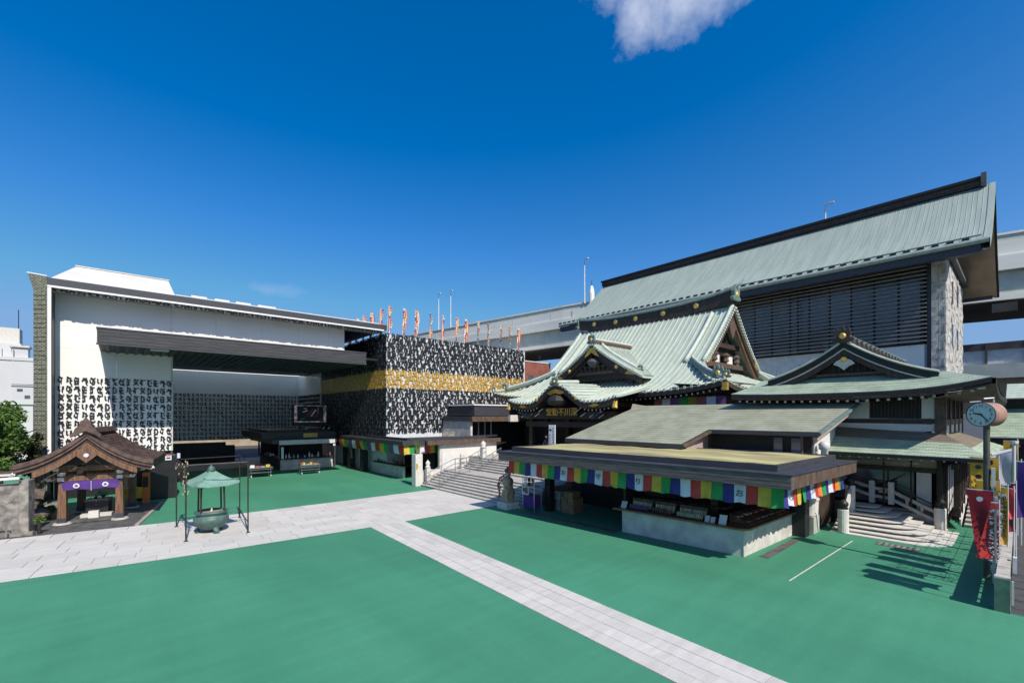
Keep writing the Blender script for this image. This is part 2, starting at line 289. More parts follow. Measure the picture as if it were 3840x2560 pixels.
# ================================================================ brush-written characters
def strokes(seed):
    """brush strokes (x, z, width) of one character in a unit cell"""
    r = random.Random(seed); S = []; k = seed % 11; j = lambda v: v+r.uniform(-.04, .04)
    if k not in (3, 7): w0 = r.uniform(-.42, -.3); t0 = r.uniform(-.06, .08); S.append([(w0, .84+t0, .03), (w0+.12, .90+t0, .18), (w0+.4, .84, .11), (r.uniform(.2, .42), .9-t0, .03)])
    x = r.choice([.14, .22, .02, -.12])
    if k not in (2, 6, 9): S.append([(x, .88, .14), (j(x+.02), .55, .11), (j(x-.02), .25, .14), (x+.06, .05, .04)])
    S += {0: [[(-.30, .72, .08), (-.40, .48, .14), (-.22, .30, .14), (x, .42, .06)]],
          1: [[(-.36, .62, .15), (-.1, .58, .09), (x, .56, .1)], [(-.3, .42, .04), (-.24, .18, .16), (.0, .2, .08)]],
          2: [[(.3, .8, .08), (-.30, .62, .16), (-.05, .46, .12), (.34, .40, .15), (-.25, .10, .10)], [(.1, .3, .1), (.42, .02, .05)]],
          3: [[(-.4, .95, .04), (-.30, .78, .17), (-.34, .4, .12), (-.1, .3, .14)], [(.4, .9, .05), (.34, .6, .14), (.1, .5, .06)]],
          4: [[(-.42, .5, .14), (-.15, .68, .1), (x, .6, .1)], [(.16, .34, .08), (.44, .44, .14), (.40, .72, .04)]],
          5: [[(-.3, .72, .13), (-.12, .52, .15), (-.36, .32, .1)], [(.2, .7, .05), (.42, .56, .14), (.22, .4, .06)]],
          6: [[(-.36, .74, .1), (.0, .5, .16), (.38, .18, .12)], [(.34, .74, .1), (.0, .45, .13), (-.38, .12, .12)]],
          7: [[(-.1, .98, .1), (-.38, .62, .15), (-.3, .25, .13), (.05, .12, .15), (.4, .3, .06)], [(-.3, .62, .08), (.32, .7, .14)]],
          8: [[(-.4, .66, .12), (-.2, .72, .14), (-.12, .5, .1), (-.34, .36, .14), (-.1, .22, .08)], [(.3, .5, .16), (.4, .44, .12)]],
          9: [[(-.34, .7, .15), (-.3, .36, .13), (-.05, .26, .1), (.12, .5, .12), (.02, .74, .1)], [(.2, .75, .1), (.36, .5, .15), (.26, .15, .12), (-.1, .04, .05)]],
          10: [[(-.36, .74, .1), (-.3, .3, .16), (-.1, .2, .06)], [(-.3, .5, .1), (.34, .52, .12)], [(-.36, .08, .05), (.3, .14, .14)]]}[k]
    if k % 3: S.append(r.choice([[(x, .26, .1), (.28, .1, .14), (.47, -.03, .03)], [(x, .24, .08), (-.18, .1, .15), (-.42, .04, .03)], [(x-.1, .14, .1), (.2, .06, .15), (.45, .16, .04)]]))
    if r.random() < .5: S.append([(.30, .98, .05), (.42, .94, .13), (.45, .86, .05)])
    return S
def glyph_mb(seed, t=.05, fat=1.5):
    g = MB(); e = 0
    for st in strokes(seed):
        L_ = []
        for i, (x, z, w_) in enumerate(st):
            a = st[max(i-1, 0)]; b = st[min(i+1, len(st)-1)]; d = Vector((b[0]-a[0], b[1]-a[1])); d.normalize(); n = Vector((-d.y, d.x))*w_*fat/2
            L_.append(((x+n.x, z+n.y), (x-n.x, z-n.y)))
        e += .0015
        rows = [[(p[1][0], 0, p[1][1]), (p[1][0], -t-e, p[1][1]), (p[0][0], -t-e, p[0][1]), (p[0][0], 0, p[0][1])] for p in L_]
        g.grid(rows); k = len(g.v)
    return g
GM = [glyph_mb(i) for i in range(22)]
GI = [g.mesh('character', 'ink') for g in GM]; GG = [g.mesh('character', 'goldglyph') for g in GM]
class Glyphs:
    """characters in rows; the first `lim` are parts of their own, the rest one mesh"""
    def __init__(s, parent, lim): s.p = parent; s.n = 0; s.lim = lim; s.rest = {}
    def add(s, x, y, z, w_, h, face, seed, gold=False):
        if s.n < s.lim:
            inst('character', (GG if gold else GI)[seed % 22], (x, y, z), s.p, (w_, 1, h), (0, 0, 0 if face == 'y' else R(-90)))
        else:
            m = s.rest.setdefault(gold, MB()); b = len(m.v); g = GM[seed % 22]
            for (a, c, d) in g.v: m.v.append((x+a*w_, y+c, z+d*h) if face == 'y' else (x+c, y-a*w_, z+d*h))
            m.f += [tuple(b+i for i in q) for q in g.f]; m.mi += [0]*len(g.f)
        s.n += 1
    def close(s):
        for gold, m in s.rest.items():
            m.build('character_rows', 'goldglyph' if gold else 'ink', s.p, kind='stuff', fix=False)
# ================================================================ white hall with canopy
wh = thing('white_hall', 'white hall with flat black roof, deep dark canopy and rows of black characters', 'building', (7, 48, 0))
YF = 37.5
bx('roof', 'charcoal', wh, -3.05, 36, 12.3, 17.25, 57.2, 12.72); bx('rear_roof', 'charcoal', wh, -3.05, 60.31, 12.3, 17.25, 64, 12.72)
bx('roof_edge', 'white', wh, -3.05, 35.97, 12.19, 17.0, 36.12, 12.295)
bx('soffit', 'white', wh, -3.0, 36.13, 12.2, 17.2, 37.9, 12.297)
bx('roof_flashing', 'silver', wh, 2.7, 36.05, 12.722, 16.6, 36.3, 12.80)
# white upper wall in panels
xs = [-2.88, 2.58, 5.1, 8.0, 10.55, 12.85, 14.18]
for a, b in zip(xs, xs[1:]): bx('wall_panel', 'glasswhite' if False else 'white', wh, a+.006, YF, 9.72 if a > 0 else 9.005, b-.006, YF+.25, 12.18)
for a, b in ((-2.88, -.15), (-.15, 2.58)): bx('wall_panel', 'white', wh, a+.004, YF, 2.65, b-.004, YF+.25, 9.0)
bx('corner_trim', 'newstone', wh, 2.582, YF-.03, 2.65, 2.67, YF+.3, 9.7)
bx('corner_fin', 'white', wh, -3.05, 35.99, 2.2, -2.9, 37.6, 12.19)
fn = bx('fin_screen', 'black', wh, -2.89, 36.03, 2.6, -2.86, 37.49, 12.18)
bx('plinth', 'black', wh, -2.9, YF+.3, 0, 2.56, YF+3, 2.64)
bx('end_wall', 'cream', wh, -2.95, 37.7, .0, -2.91, 61, 12.19)
# tiled end pier with flared head
tp = MB().hexa([(-3.62, 36.35, 0), (-3.06, 36.0, 0), (-3.06, 40, 0), (-3.62, 40, 0), (-3.62, 36.35, 12.0), (-3.06, 36.0, 12.0), (-3.06, 40, 12), (-3.62, 40, 12)])
tp.hexa([(-3.62, 36.35, 12.003), (-3.06, 36.0, 12.003), (-3.06, 40, 12.003), (-3.62, 40, 12.003), (-3.86, 36.5, 12.9), (-3.06, 36.0, 12.75), (-3.06, 40, 12.75), (-3.86, 40, 12.9)])
tp.build('tiled_pier', 'tilegreen', wh)
MB().beam((-3.87, 36.5, 12.95), (-3.06, 36.02, 12.80), .06, .05).build('pier_coping', 'white', wh)
# rows of end tiles that stand proud of the pier
tm = MB().hexa([(0, -.035, 0), (.17, -.035, 0), (.17, .02, 0), (0, .02, 0), (.02, -.012, .22), (.15, -.012, .22), (.15, .02, .22), (.02, .02, .22)]).mesh('tile', 'tilegreen')
for r in range(44):
    for c in range(3):
        q = (c+.1)/3.3; x = lerp(-3.62, -3.06, q); inst('tile', tm, (x, lerp(36.35, 36.0, q)-.004, .6+r*.258), wh, (1, 1, 1), (0, 0, R(-32.5)))
# roof monitor and skylight boxes
mo = MB().hexa([(-3.0, 36.3, 12.73), (2.72, 36.3, 12.73), (2.75, 52, 12.73), (-3.0, 52, 12.73), (-2.2, 42, 15.0), (2.72, 42, 15.0), (2.74, 46, 15), (-2.2, 46, 15)])
mo.build('roof_monitor', 'cream', wh)
MB().beam((-2.25, 41.95, 15.04), (2.78, 41.95, 15.04), .12, .06).build('monitor_coping', 'newstone', wh)
for a, b in ((3.62, 4.5), (4.95, 5.82), (6.22, 7.15), (7.62, 8.8)): bx('skylight', 'white', wh, a, 36.9, 12.73, b, 38, 13.08)
# canopy
cp = bx('canopy', 'charfascia', wh, -.9, 33.0, 8.93, 14.1, YF-.003, 9.7)
bx('canopy_lip', 'charcoal', cp, -.96, 32.94, 9.702, 14.16, YF-.004, 9.78)
bx('canopy_lip', 'charcoal', cp, -.96, 32.95, 8.84, 14.16, 33.2, 8.928)
for i in range(4): bx('canopy_board', 'charfascia', cp, -.93, 32.975-.004*(i % 2), 8.95+i*.187, 14.13, 33.0, 9.125+i*.187)
bx('canopy_end_lamp', 'silver', cp, 1.35, 33.3, 8.80, 2.2, 34.0, 8.925)
for i in range(34): bx('soffit_slat', 'charcoal', cp, -.6+i*.43, 33.3, 8.86, -.45+i*.43, YF+6, 8.926)
bx('ceiling', 'charcoal', wh, 2.7, YF+.26, 9.705, 17, 57.2, 9.9); bx('added_light_well', 'white', wh, 2.7, 57.0, 9.91, 17, 57.19, 12.29)  # unseen white shaft under an added roof gap, brightens the recess wall
bx('ceiling_front', 'black', wh, 2.7, YF+.01, 8.94, 14.1, YF+.24, 9.7)
bx('ceiling_side', 'black', wh, 14.12, 37, 9.72, 16.9, 52, 9.9)
# recess: glass wall with characters, side wall, dark base
bx('recess_wall', 'glasswhite', wh, 2.7, 60, 2.2, 17, 60.3, 12.7)
bx('recess_side', 'glasswhite', wh, 16.85, 51.6, 2.2, 16.99, 59.99, 9.7)
bx('recess_left', 'glasswhite', wh, 2.585, YF+.31, 2.2, 2.68, 59.99, 9.7)
bx('recess_base', 'black', wh, 3.0, 56.6, .0, 8.6, 57.2, 2.1)
bx('recess_base_end', 'black', wh, 8.602, 56.3, 0, 9.4, 57.3, 1.75)
bx('recess_counter', 'timberdark', wh, 2.8, 55.9, .0, 8.4, 56.59, .55)
GL = Glyphs(wh, 300)
for c in range(16):
    for r in range(9):
        GL.add(-2.62+c*.339, YF-.004, 6.84-r*.525, .30, .45, 'y', c*5+r*3+(c*r) % 4)
for i in range(54): GL.add(-2.75+i*.368, 36.2, 11.93, .46, .26, 'y', i*3+1)
for r in range(11):
    for c in range(36): GL.add(2.95+c*.388, 59.99, 7.0-r*.475, .31, .37, 'y', c*3+r*5)
    for c in range(20): GL.add(16.84, 59.7-c*.41, 7.0-r*.475, .31, .37, 'x', c*5+r*3+1)
GL.close()
bw = tag(bx('garden_wall', 'beige', None, -4, 84, 0, 40, 84.4, 6.5), 'plain tan wall seen through the passage under the white hall', 'wall')
struct(bx('bounce_floor', 'newstone', None, 2.7, 49, .002, 17, 59.98, .006)); struct(bx('passage', 'asphalt', None, 2, 60, -.015, 17, 84, .003))  # pale floor is an unseen reflector, added to bounce light into the recess
# ================================================================ dark hall screened with characters
bh = thing('black_hall', 'square dark hall faced with dense black characters and a gold band', 'building', (25, 43, 0))
XB, YB = 17.0, 35.5
bx('front_wall', 'silver', bh, XB, YB, 0, 33, YB+.3, 11.85)
bx('side_wall', 'silver', bh, XB, YB+.301, 0, XB+.3, 51.6, 11.85)
bx('roof', 'charcoal', bh, XB+.3, YB+.3, 11.6, 33, 56, 11.84)
bx('rear_wall', 'charcoal', bh, 32.7, YB+.31, 0, 33, 56, 11.59)
GB = Glyphs(bh, 300)
rows = 23; zt = 11.55
for c in range(40):
    for r in range(rows):
        z = zt-.02-r*.386+.0
        g = 8 <= r <= 11
        if z < 3.2: continue
        GB.add(XB+.2+c*.395+.05*((r*7+c) % 3-1), YB-.003-.03*((c+r) % 3), z, .45, .43, 'y', c*5+r*3+(c*r) % 5, g)
for c in range(41):
    for r in range(rows+3):
        z = zt-.02-r*.386
        GB.add(XB-.003, YB+.2+c*.395+.05*((r*7+c) % 3-1), z, .46, .45, 'x', c*3+r*5+(c+r) % 3, 8 <= r <= 11)
GB.close()
# prayer flags on the roof edge
FL = ['flagblue', 'flagyellow', 'flagred', 'flagwhite', 'flagorange']
def roof_flag(x, y, h, seed, label):
    r = random.Random(seed); t = thing('prayer_flag', label, 'flag', (x, y, 11.6), 'prayer flags along the roof of the dark hall')
    MB().tube([(x, y, 11.3), (x, y, 11.85+h)], .022, 6).build('pole', 'silver', t)
    cl = MB(); ph = r.uniform(0, 6)
    for k in range(5):
        cl.cur = (k+seed) % 5; rowsF = []
        for i in range(15):
            q = i/14; z = 11.85+h*(.97-.92*q); tw = ph+q*r.uniform(1.6, 2.2)
            wd = .62*(.35+.65*q**.6); rowsF.append([(x+.02+math.cos(tw)*.16*q+wd*(e/5)*math.cos(tw*.6-.6)*.8, y-.03+math.sin(tw)*.12*q-wd*(e/5)*.45, z-.05*math.sin(tw*2+e)) for e in (k, k+1)])
        cl.grid(rowsF)
    for j in range(9):
        cl.cur = (j*2+seed) % 5; q = .05+.09*j; z = 11.85+h*(.97-.92*q); a = ph+j; cl.ball((x+.05+.10*math.cos(a), y-.08, z), .075, 4, 1.3)
    cl.build('cloth', FL, t, fix=False)
wd_ = ['first', 'second', 'third', 'fourth', 'fifth', 'sixth', 'seventh', 'eighth', 'ninth', 'tenth', 'eleventh', 'twelfth']
fx = [1461, 1513, 1558, 1613, 1658, 1710, 1744, 1791, 1829, 1876, 1909, 1941]
for i, s in enumerate(fx):
    a = (s-1920)/1676; F = (math.cos(R(48.73)), math.sin(R(48.73))); t_ = 35.75/(F[1]-F[0]*a); roof_flag((F[0]+F[1]*a)*t_, 35.75, 2.55, i+2, f'striped prayer flag on the sunlit roof edge, {wd_[i]} from the building corner')
for i, s in enumerate([1430, 1390, 1365, 1338, 1312]):
    a = (s-1920)/1676; t_ = 17.25/(F[0]+F[1]*a); roof_flag(17.25, (F[1]-F[0]*a)*t_, 2.55, i+20, f'striped prayer flag behind the white hall roof, {wd_[i]} back from the corner')
# ================================================================ kiosk, screen and carts under the canopy
k = thing('kiosk', 'dark kiosk with open counters and a gold name board under the canopy', 'kiosk', (13.2, 47, 0))
bx('counter_front', 'concrete', k, 10.95, 44.3, 0, 15.6, 44.5, .95); bx('counter_side', 'charfascia', k, 10.9, 44.505, 0, 11.1, 52, .95)
bx('counter_top', 'timberdark', k, 10.7, 44.1, .952, 15.8, 44.9, 1.03); bx('counter_top', 'timberdark', k, 10.7, 44.91, .952, 11.4, 52.1, 1.03)
bx('back_wall', 'black', k, 12.5, 47.5, 0, 15.7, 47.7, 2.4); bx('rear_wall', 'black', k, 11.0, 52.0, 0, 15.7, 52.2, 2.4)
for x, y in ((10.8, 44.2), (15.75, 44.2), (10.8, 51.9)): bx('post', 'charcoal', k, x-.07, y-.07, 1.031 if x < 15 else 0, x+.07, y+.07, 2.34)
bx('awning', 'silver', k, 10.75, 43.9, 2.32, 15.7, 43.98, 2.72); bx('eave', 'charcoal', k, 10.2, 43.99, 2.42, 15.9, 53, 2.8)
bx('roof', 'charfascia', k, 9.5, 44.6, 2.81, 16.0, 53, 3.42); bx('roof_cap', 'black', k, 10.0, 44.9, 3.421, 15.6, 52.8, 3.62)
sg = bx('name_board', 'brass', k, 13.0, 44.55, 2.92, 14.25, 44.597, 3.28); [inst('character', GI[j], (13.2+j*.21, 44.548, 3.0), sg, (.17, .1, .2)) for j in range(5)]
bx('notice_post', 'signwhite', k, 10.95, 44.02, 1.04, 11.15, 44.06, 2.1); bx('wall_lamp', 'signwhite', k, 15.55, 44.0, 2.05, 15.75, 44.1, 2.25)
for i in range(20):
    x = 11.5+i*.205; h = rnd(.12, .5); o = MB().lathe([(.05, 0), (.08, .02), (.07, h*.6), (.035, h*.8), (.04, h)], (x, 44.55+rnd(-.12, .25), 1.032), 8).build('souvenir', random.choice(['signwhite', 'signwhite', 'navy', 'muterose', 'purple', 'goods1', 'silver']))
    tag(o, f'{ON[i]} small souvenir from the left on the dark kiosk front counter', 'souvenir', 'souvenirs on the kiosk counter')
for i in range(9):
    o = bx('charm_box', random.choice(['goods1', 'muterose', 'purple', 'signwhite']), None, 10.85, 45.3+i*.55, 1.032, 11.2, 45.6+i*.55, 1.032+rnd(.1, .35)); tag(o, f'{ON[i]} boxed charm from the front on the side counter of the dark kiosk', 'charm box', 'charm boxes on the kiosk side counter')
tv = thing('video_screen', 'large video screen showing a ceremony above the dark kiosk', 'screen', (14.2, 46.5, 3.63))
M_ = MB().box(12.65, 46.6, 3.95, 15.85, 46.85, 6.05); M_.build('case', 'black', tv); bx('display', 'screen', tv, 12.75, 46.57, 4.3, 15.75, 46.597, 5.97)
ds = bx('picture', 'navy', tv, 13.0, 46.56, 4.4, 15.5, 46.568, 5.9)
for u_, z_, a_, l_, m_ in ((13.9, 4.9, 50, .9, 'red'), (14.3, 4.9, 55, .8, 'clothwhite'), (14.7, 4.75, 60, .7, 'red'), (13.5, 5.3, 20, .5, 'clothwhite'), (14.9, 5.3, 80, .5, 'copperdark'), (13.3, 4.6, 10, .4, 'flaggreen'), (15.0, 4.6, 5, .4, 'cedar'), (13.6, 5.65, 0, .3, 'skin')): MB().beam((u_, 46.552, z_), (u_+l_*math.cos(R(a_)), 46.552, z_+l_*math.sin(R(a_))), .14, .01, up=(0, 1, 0)).build('picture_shape', m_, ds)
for x in (13.2, 15.2): bx('leg', 'charcoal', tv, x, 46.62, 3.625, x+.12, 46.8, 3.948)
for i, x in enumerate((13.4, 15.0, 15.5)):
    o = MB().tube([(x, 45.3, 3.7), (x, 45.0, 3.76)], .07, 8); o.box(x-.03, 45.2, 3.622, x+.03, 45.26, 3.66); tag(o.build('spotlight', 'silver'), f'{ON[i]} small spotlight from the left on the dark kiosk roof', 'spotlight', 'spotlights on the kiosk roof')
def cart(x, y, label, wares):
    c = thing('wheeled_cart', label, 'cart', (x, y, 0), 'carts on the green court')
    bx('table_top', 'steel', c, x-.85, y-.4, .74, x+.85, y+.4, .8); bx('rail', 'steel', c, x-.84, y-.41, .62, x+.84, y-.385, .66); bx('shelf', 'steel', c, x-.8, y-.37, .36, x+.8, y+.37, .4)
    for sx in (-1, 1):
        for sy in (-1, 1):
            px, py = x+sx*.7, y+sy*.33; MB().tube([(px, py, .74), (px, py, .14)], .025, 6).build('leg', 'steel', c)
            wl = MB().tube([(px-.03, py, .085), (px+.03, py, .085)], .085, 12); wl.build('wheel', 'clothwhite', c)
    for i in range(wares):
        h = rnd(.05, .2); o = bx('parcel', random.choice(['muterose', 'signwhite', 'yellow', 'goods1']), None, x-.75+i*1.5/wares, y-.25, .803, x-.75+(i+.8)*1.5/wares, y+.15, .803+h); tag(o, f'{ON[i]} parcel from the left on the {label}', 'parcel', f'parcels on the {label}')
cart(8.55, 40.7, 'left steel cart by the kiosk', 4); cart(12.2, 40.2, 'right steel cart by the kiosk', 8)
# made-up black block with notice, in place of a retouched blot behind the pavilion
cb = thing('black_block', 'tall plain black block, made up over a retouched blot, with a small notice beside the pavilion', 'cabinet', (1.6, 34.6, 0))
MB().box(.75, 33.9, 0, 2.6, 35.2, 2.62).build('body', 'black', cb, bevel=.04)
nb = bx('notice', 'signwhite', cb, 2.05, 33.87, 2.3, 2.35, 33.898, 2.62); bx('notice_header', 'red', nb, 2.06, 33.864, 2.54, 2.34, 33.869, 2.61); bx('notice_text', 'navy', nb, 2.1, 33.864, 2.38, 2.3, 33.869, 2.47)
# ================================================================ low counter building beside the stairs
lb = thing('low_shop', 'low flat-roofed shop building with dark fascia beside the wide stairs', 'building', (20, 34, 0))
bx('fascia', 'charfascia', lb, 15.75, 30.2, 2.75, 16.1, 39.2, 3.05); bx('fascia', 'charfascia', lb, 16.102, 30.2, 2.75, 17.6, 30.5, 3.05)
bx('fascia', 'timbermid', lb, 17.3, 29.25, 2.752, 24.4, 29.5, 3.07)
bx('roof', 'charcoal', lb, 16.1, 30.5, 2.8, 24.4, 44, 3.04); bx('roof', 'charcoal', lb, 17.605, 29.5, 2.8, 24.4, 30.49, 3.042)
bx('parapet', 'charcoal', lb, 16.5, 30.9, 3.05, 16.62, 38.6, 3.24); bx('parapet', 'charcoal', lb, 16.63, 30.8, 3.05, 24, 30.92, 3.24)
bx('side_wall', 'plaster', lb, 18.8, 29.6, 0, 24.2, 29.75, 2.748); bx('wall_end', 'concrete', lb, 18.55, 29.6, 0, 18.795, 29.85, 2.748)
bx('back_wall', 'timberdark', lb, 18.7, 30.6, 0, 18.9, 44, 2.75); bx('end_wall', 'black', lb, 16.4, 43.6, 0, 18.69, 43.8, 2.75)
bx('counter', 'concrete', lb, 16.9, 32.4, 0, 17.1, 37.6, .92); bx('counter_top', 'timberdark', lb, 16.75, 32.2, .922, 17.5, 37.8, .99)
for y in (38.3, 41.2): bx('pillar', 'black', lb, 16.1, y, 0, 16.6, y+.6, 2.748)
bx('door', 'silver', lb, 17.6, 41.85, 0, 17.66, 42.5, 2.0); bx('step', 'timbermid', lb, 16.2, 38.95, .0, 16.6, 43.5, .1)
sgn = bx('roof_sign', 'oldwall', lb, 20.1, 31.6, 3.25, 21.3, 31.7, 3.62); bx('sign_prop', 'darksteel', sgn, 20.6, 31.71, 3.045, 20.7, 31.75, 3.6)
cols = ['red', 'yellow', 'flaggreen', 'muteviolet', 'clothwhite']
def panel(parent, a, b, zt, zb, m, seed, sag=.05):
    """one hanging cloth with folds, between two points of a rail"""
    r = random.Random(seed); rows = []; A = Vector(a); B = Vector(b); d = (B-A); n = Vector((d.y, -d.x)).normalized(); ph = r.uniform(0, 6); am = r.uniform(.025, .06)
    for i in range(6):
        q = i/5; rows.append([])
        for j in range(7):
            u = j/6; p = A+d*u; off = am*q*math.sin(ph+u*5)+sag*q*q; z = lerp(zt, zb, q)+.03*q*math.sin(ph*1.7+u*3); rows[-1].append((p.x+n.x*off, p.y+n.y*off, z))
    return MB().grid(rows).build('curtain_panel', m, parent, smooth=True, fix=False)
lc = thing('striped_curtain', 'five-colour curtain under the low shop eave beside the stairs', 'curtain', (15.9, 34, 2))
for i in range(16):
    y = 43.6-i*.82; panel(lc, (15.93, y), (15.93, y-.82), 2.72 if y > 39.3 else 2.74, 2.02, cols[i % 5], i, -.12)
for i in range(7): panel(lc, (15.95+i*.44, 30.42), (16.39+i*.44, 30.42), 2.74, 2.04, cols[(i+1) % 5], i+30, .05)
MB().tube([(15.94, 43.7, 2.73), (15.94, 30.43, 2.745), (19.0, 30.43, 2.745)], .012, 6).build('rail', 'darksteel', lc)
for i in range(8):
    o = MB().box(17.0, 33+i*.55, .992, 17.3, 33.35+i*.55, .992+rnd(.1, .3)).build('display_box', random.choice(['goods2', 'goods1'])); tag(o, f'{ON[i]} display box from the stairs on the low shop counter', 'display box', 'display boxes in the low shop')
# ================================================================ wide stone stairs and terrace
te = struct(bx('terrace', 'stone', None, 21.3, 13.0, 0, 52, 36, 1.71))
st = thing('wide_stairs', 'wide pale stone staircase leading up to the temple terrace', 'stairs', (18.5, 23, 0))
for i in range(8): bx('step', 'stone', st, 16.0+i*.3, 17.6, .12*i if i else 0, 18.4, 28.3, .12*(i+1)-.001*(i == 7)) if False else bx('step', 'stone', st, 16.0+i*.3, 17.6, 0, 16.0+i*.3+.302 if i < 7 else 19.6, 28.3, .12*(i+1))
for i in range(6): bx('step', 'stone', st, 19.6+i*.3, 17.6, 0, 19.6+i*.3+.302 if i < 5 else 21.3, 28.3, .96+.125*(i+1))
for s_ in range(14):   # dark joint under each nosing
    x = 16.0+s_*.3 if s_ < 8 else 19.6+(s_-8)*.3; z = .12*(s_+1) if s_ < 8 else .96+.125*(s_-7); bx('nosing', 'newstone', st, x-.035, 17.6, z-.035, x+.002, 28.3, z+.003)
bx('stair_flank', 'newstone', st, 16.0, 28.31, 0, 21.3, 28.75, 1.0)
def zs(x): return 0 if x < 16 else min(.96, .12*(1+int((x-16)/.3))) if x < 19.6 else min(1.71, .96+.125*(1+int((x-19.6)/.3)))
def handrail(y, label, x0=16.05, x1=21.4):
    h = thing('handrail', label, 'handrail', (18.5, y, 0), 'steel handrails on the wide stairs')
    for dz in (.82, .45):
        pts = [(x0, y, .08+dz), (18.4, y, .98+dz), (19.6, y, 1.0+dz), (x1, y, 1.75+dz)]
        if dz > .5: pts = [(x0-.02, y, .15)]+pts
        MB().tube(pts, .028, 8).build('rail', 'steel', h)
    for x in (16.3, 17.3, 18.5, 19.5, 20.6, 21.35):
        z = pl([(x0, .08), (18.4, .98), (19.6, 1.0), (x1, 1.75)], x); MB().tube([(x, y, zs(x)), (x, y, z+.82)], .022, 6).build('baluster', 'steel', h)
handrail(27.4, 'steel handrail along the left edge of the wide stairs'); handrail(25.6, 'second steel handrail, standing in the wide stairs')
def newel(name, x, y, z0, h, w_, label, ball=True):
    t = thing(name, label, 'post', (x, y, z0)); MB().box(x-w_, y-w_, z0, x+w_, y+w_, z0+h).build('shaft', 'newstone', t, bevel=.02)
    if ball: MB().lathe([(w_*.7, 0), (w_*1.25, .05), (w_*1.25, .1), (w_*.7, .16), (w_*1.1, .28), (w_*1.0, .4), (w_*.25, .52), (.01, .58)], (x, y, z0+h), 12).build('finial', 'newstone', t, smooth=True)
    return t
n1 = newel('stone_pillar', 15.85, 28.25, 0, 2.25, .28, 'tall square white stone pillar at the foot of the wide stairs', False)
bx('plaque', 'brass', n1, 15.6, 27.94, 1.2, 15.75, 27.968, 1.6)
pf = thing('pine_arrangement', 'spiky green plant arrangement on top of the tall stone pillar', 'plant', (15.85, 28.25, 2.25)); ar = MB()
for i in range(60):
    a = rnd(0, 6.28); b = rnd(.2, .5); l_ = rnd(.3, .95); p = Vector((15.85+rnd(-.12, .12), 28.25+rnd(-.12, .12), 2.26+rnd(0, .3))); q = p+Vector((math.cos(a)*b*.5, math.sin(a)*b*.5, l_*.9)); s_ = Vector((rnd(-.05, .05), rnd(-.05, .05), 0)); ar.face(p-s_, p+s_, q)
ar.build('foliage', 'pineleaf', pf, fix=False); MB().lathe([(.1, 0), (.16, .1), (.12, .2)], (15.85, 28.25, 2.252), 10).build('vase', 'darkstone', pf)
newel('stair_post', 16.5, 27.9, .1, 1.15, .15, 'short stone post just inside the tall pillar')
newel('stair_post', 19.45, 27.9, .9, .75, .15, 'round-topped stone post on the stair landing')
newel('stair_post', 21.25, 27.6, 1.7, .75, .2, 'round-topped stone post at the top of the wide stairs')
# ================================================================ main temple
tm_ = thing('main_temple', 'ornate temple hall with curved pale green copper roof, gables and gilt fittings', 'temple', (36, 22.6, 1.7))
CY = 22.6; RX_, RZ = 36.2, 13.55     # ridge line
EX0, EX1, EY0, EY1, EZ = 27.1, 45.3, 11.6, 33.6, 6.55
GY0, GY1 = 15.4, 29.8                # gable planes
def prof(t):        # front slope: t=0 ridge, t=1 eave ; concave curve
    x = lerp(RX_, EX0, t); z = RZ-(RZ-EZ)*(1-max(0, 1-t)**1.45); return x, z
def lift(q):        # eave upturn towards the corners (q in -1..1)
    return .62*abs(q)**4
TS = [0, .1, .2, .3, .4, .5, .6, .7, .8, .9, 1]
T0 = .54            # gable foot on the slope
def hw(t):          # half width (along y) of roof at t
    return (GY1-GY0)/2+.55 if t <= T0 else lerp((GY1-GY0)/2+.55, (EY1-EY0)/2, (t-T0)/(1-T0))
def rp(t, y, side=-1):
    x, z = prof(t); q = (y-CY)/((EY1-EY0)/2); k = max(0, (t-T0)/(1-T0))
    return (x if side < 0 else 2*RX_-x, y, z+lift(q)*k*k)
def slope(name, side):
    rows = []
    for t in [0, .1, .2, .3, .4, .5, T0, T0+.001, .6, .7, .8, .9, 1]:
        h = hw(t); rows.append([rp(t, CY+h*u/10, side) for u in range(-10, 11)])
    return MB().slab(rows, .16).build(name, 'copper', tm_, smooth=False)
ms = slope('main_slope', -1); slope('rear_slope', 1)
def rib(pts, parent, r=.062, n=5):
    MB().tube(pts, r, n).build('roof_rib', 'coppercap', parent, smooth=True, fix=False)
nrib = 47
def in_chidori(x, y):   # front dormer footprint: its own slopes cover this part
    return 28.7 < x < 33.6 and abs(y-CY) < 4.6*(1-(x-28.7)/5.2)
for i in range(nrib):
    y = CY-(EY1-EY0)/2+.25+i*(EY1-EY0-.5)/(nrib-1); pts = []
    for j in range(25):
        t = .02+.985*j/24
        if abs(y-CY) <= hw(t)-.05: pts.append(Vector(rp(t, y))+Vector((0, 0, .06)))
    rib(pts, ms)
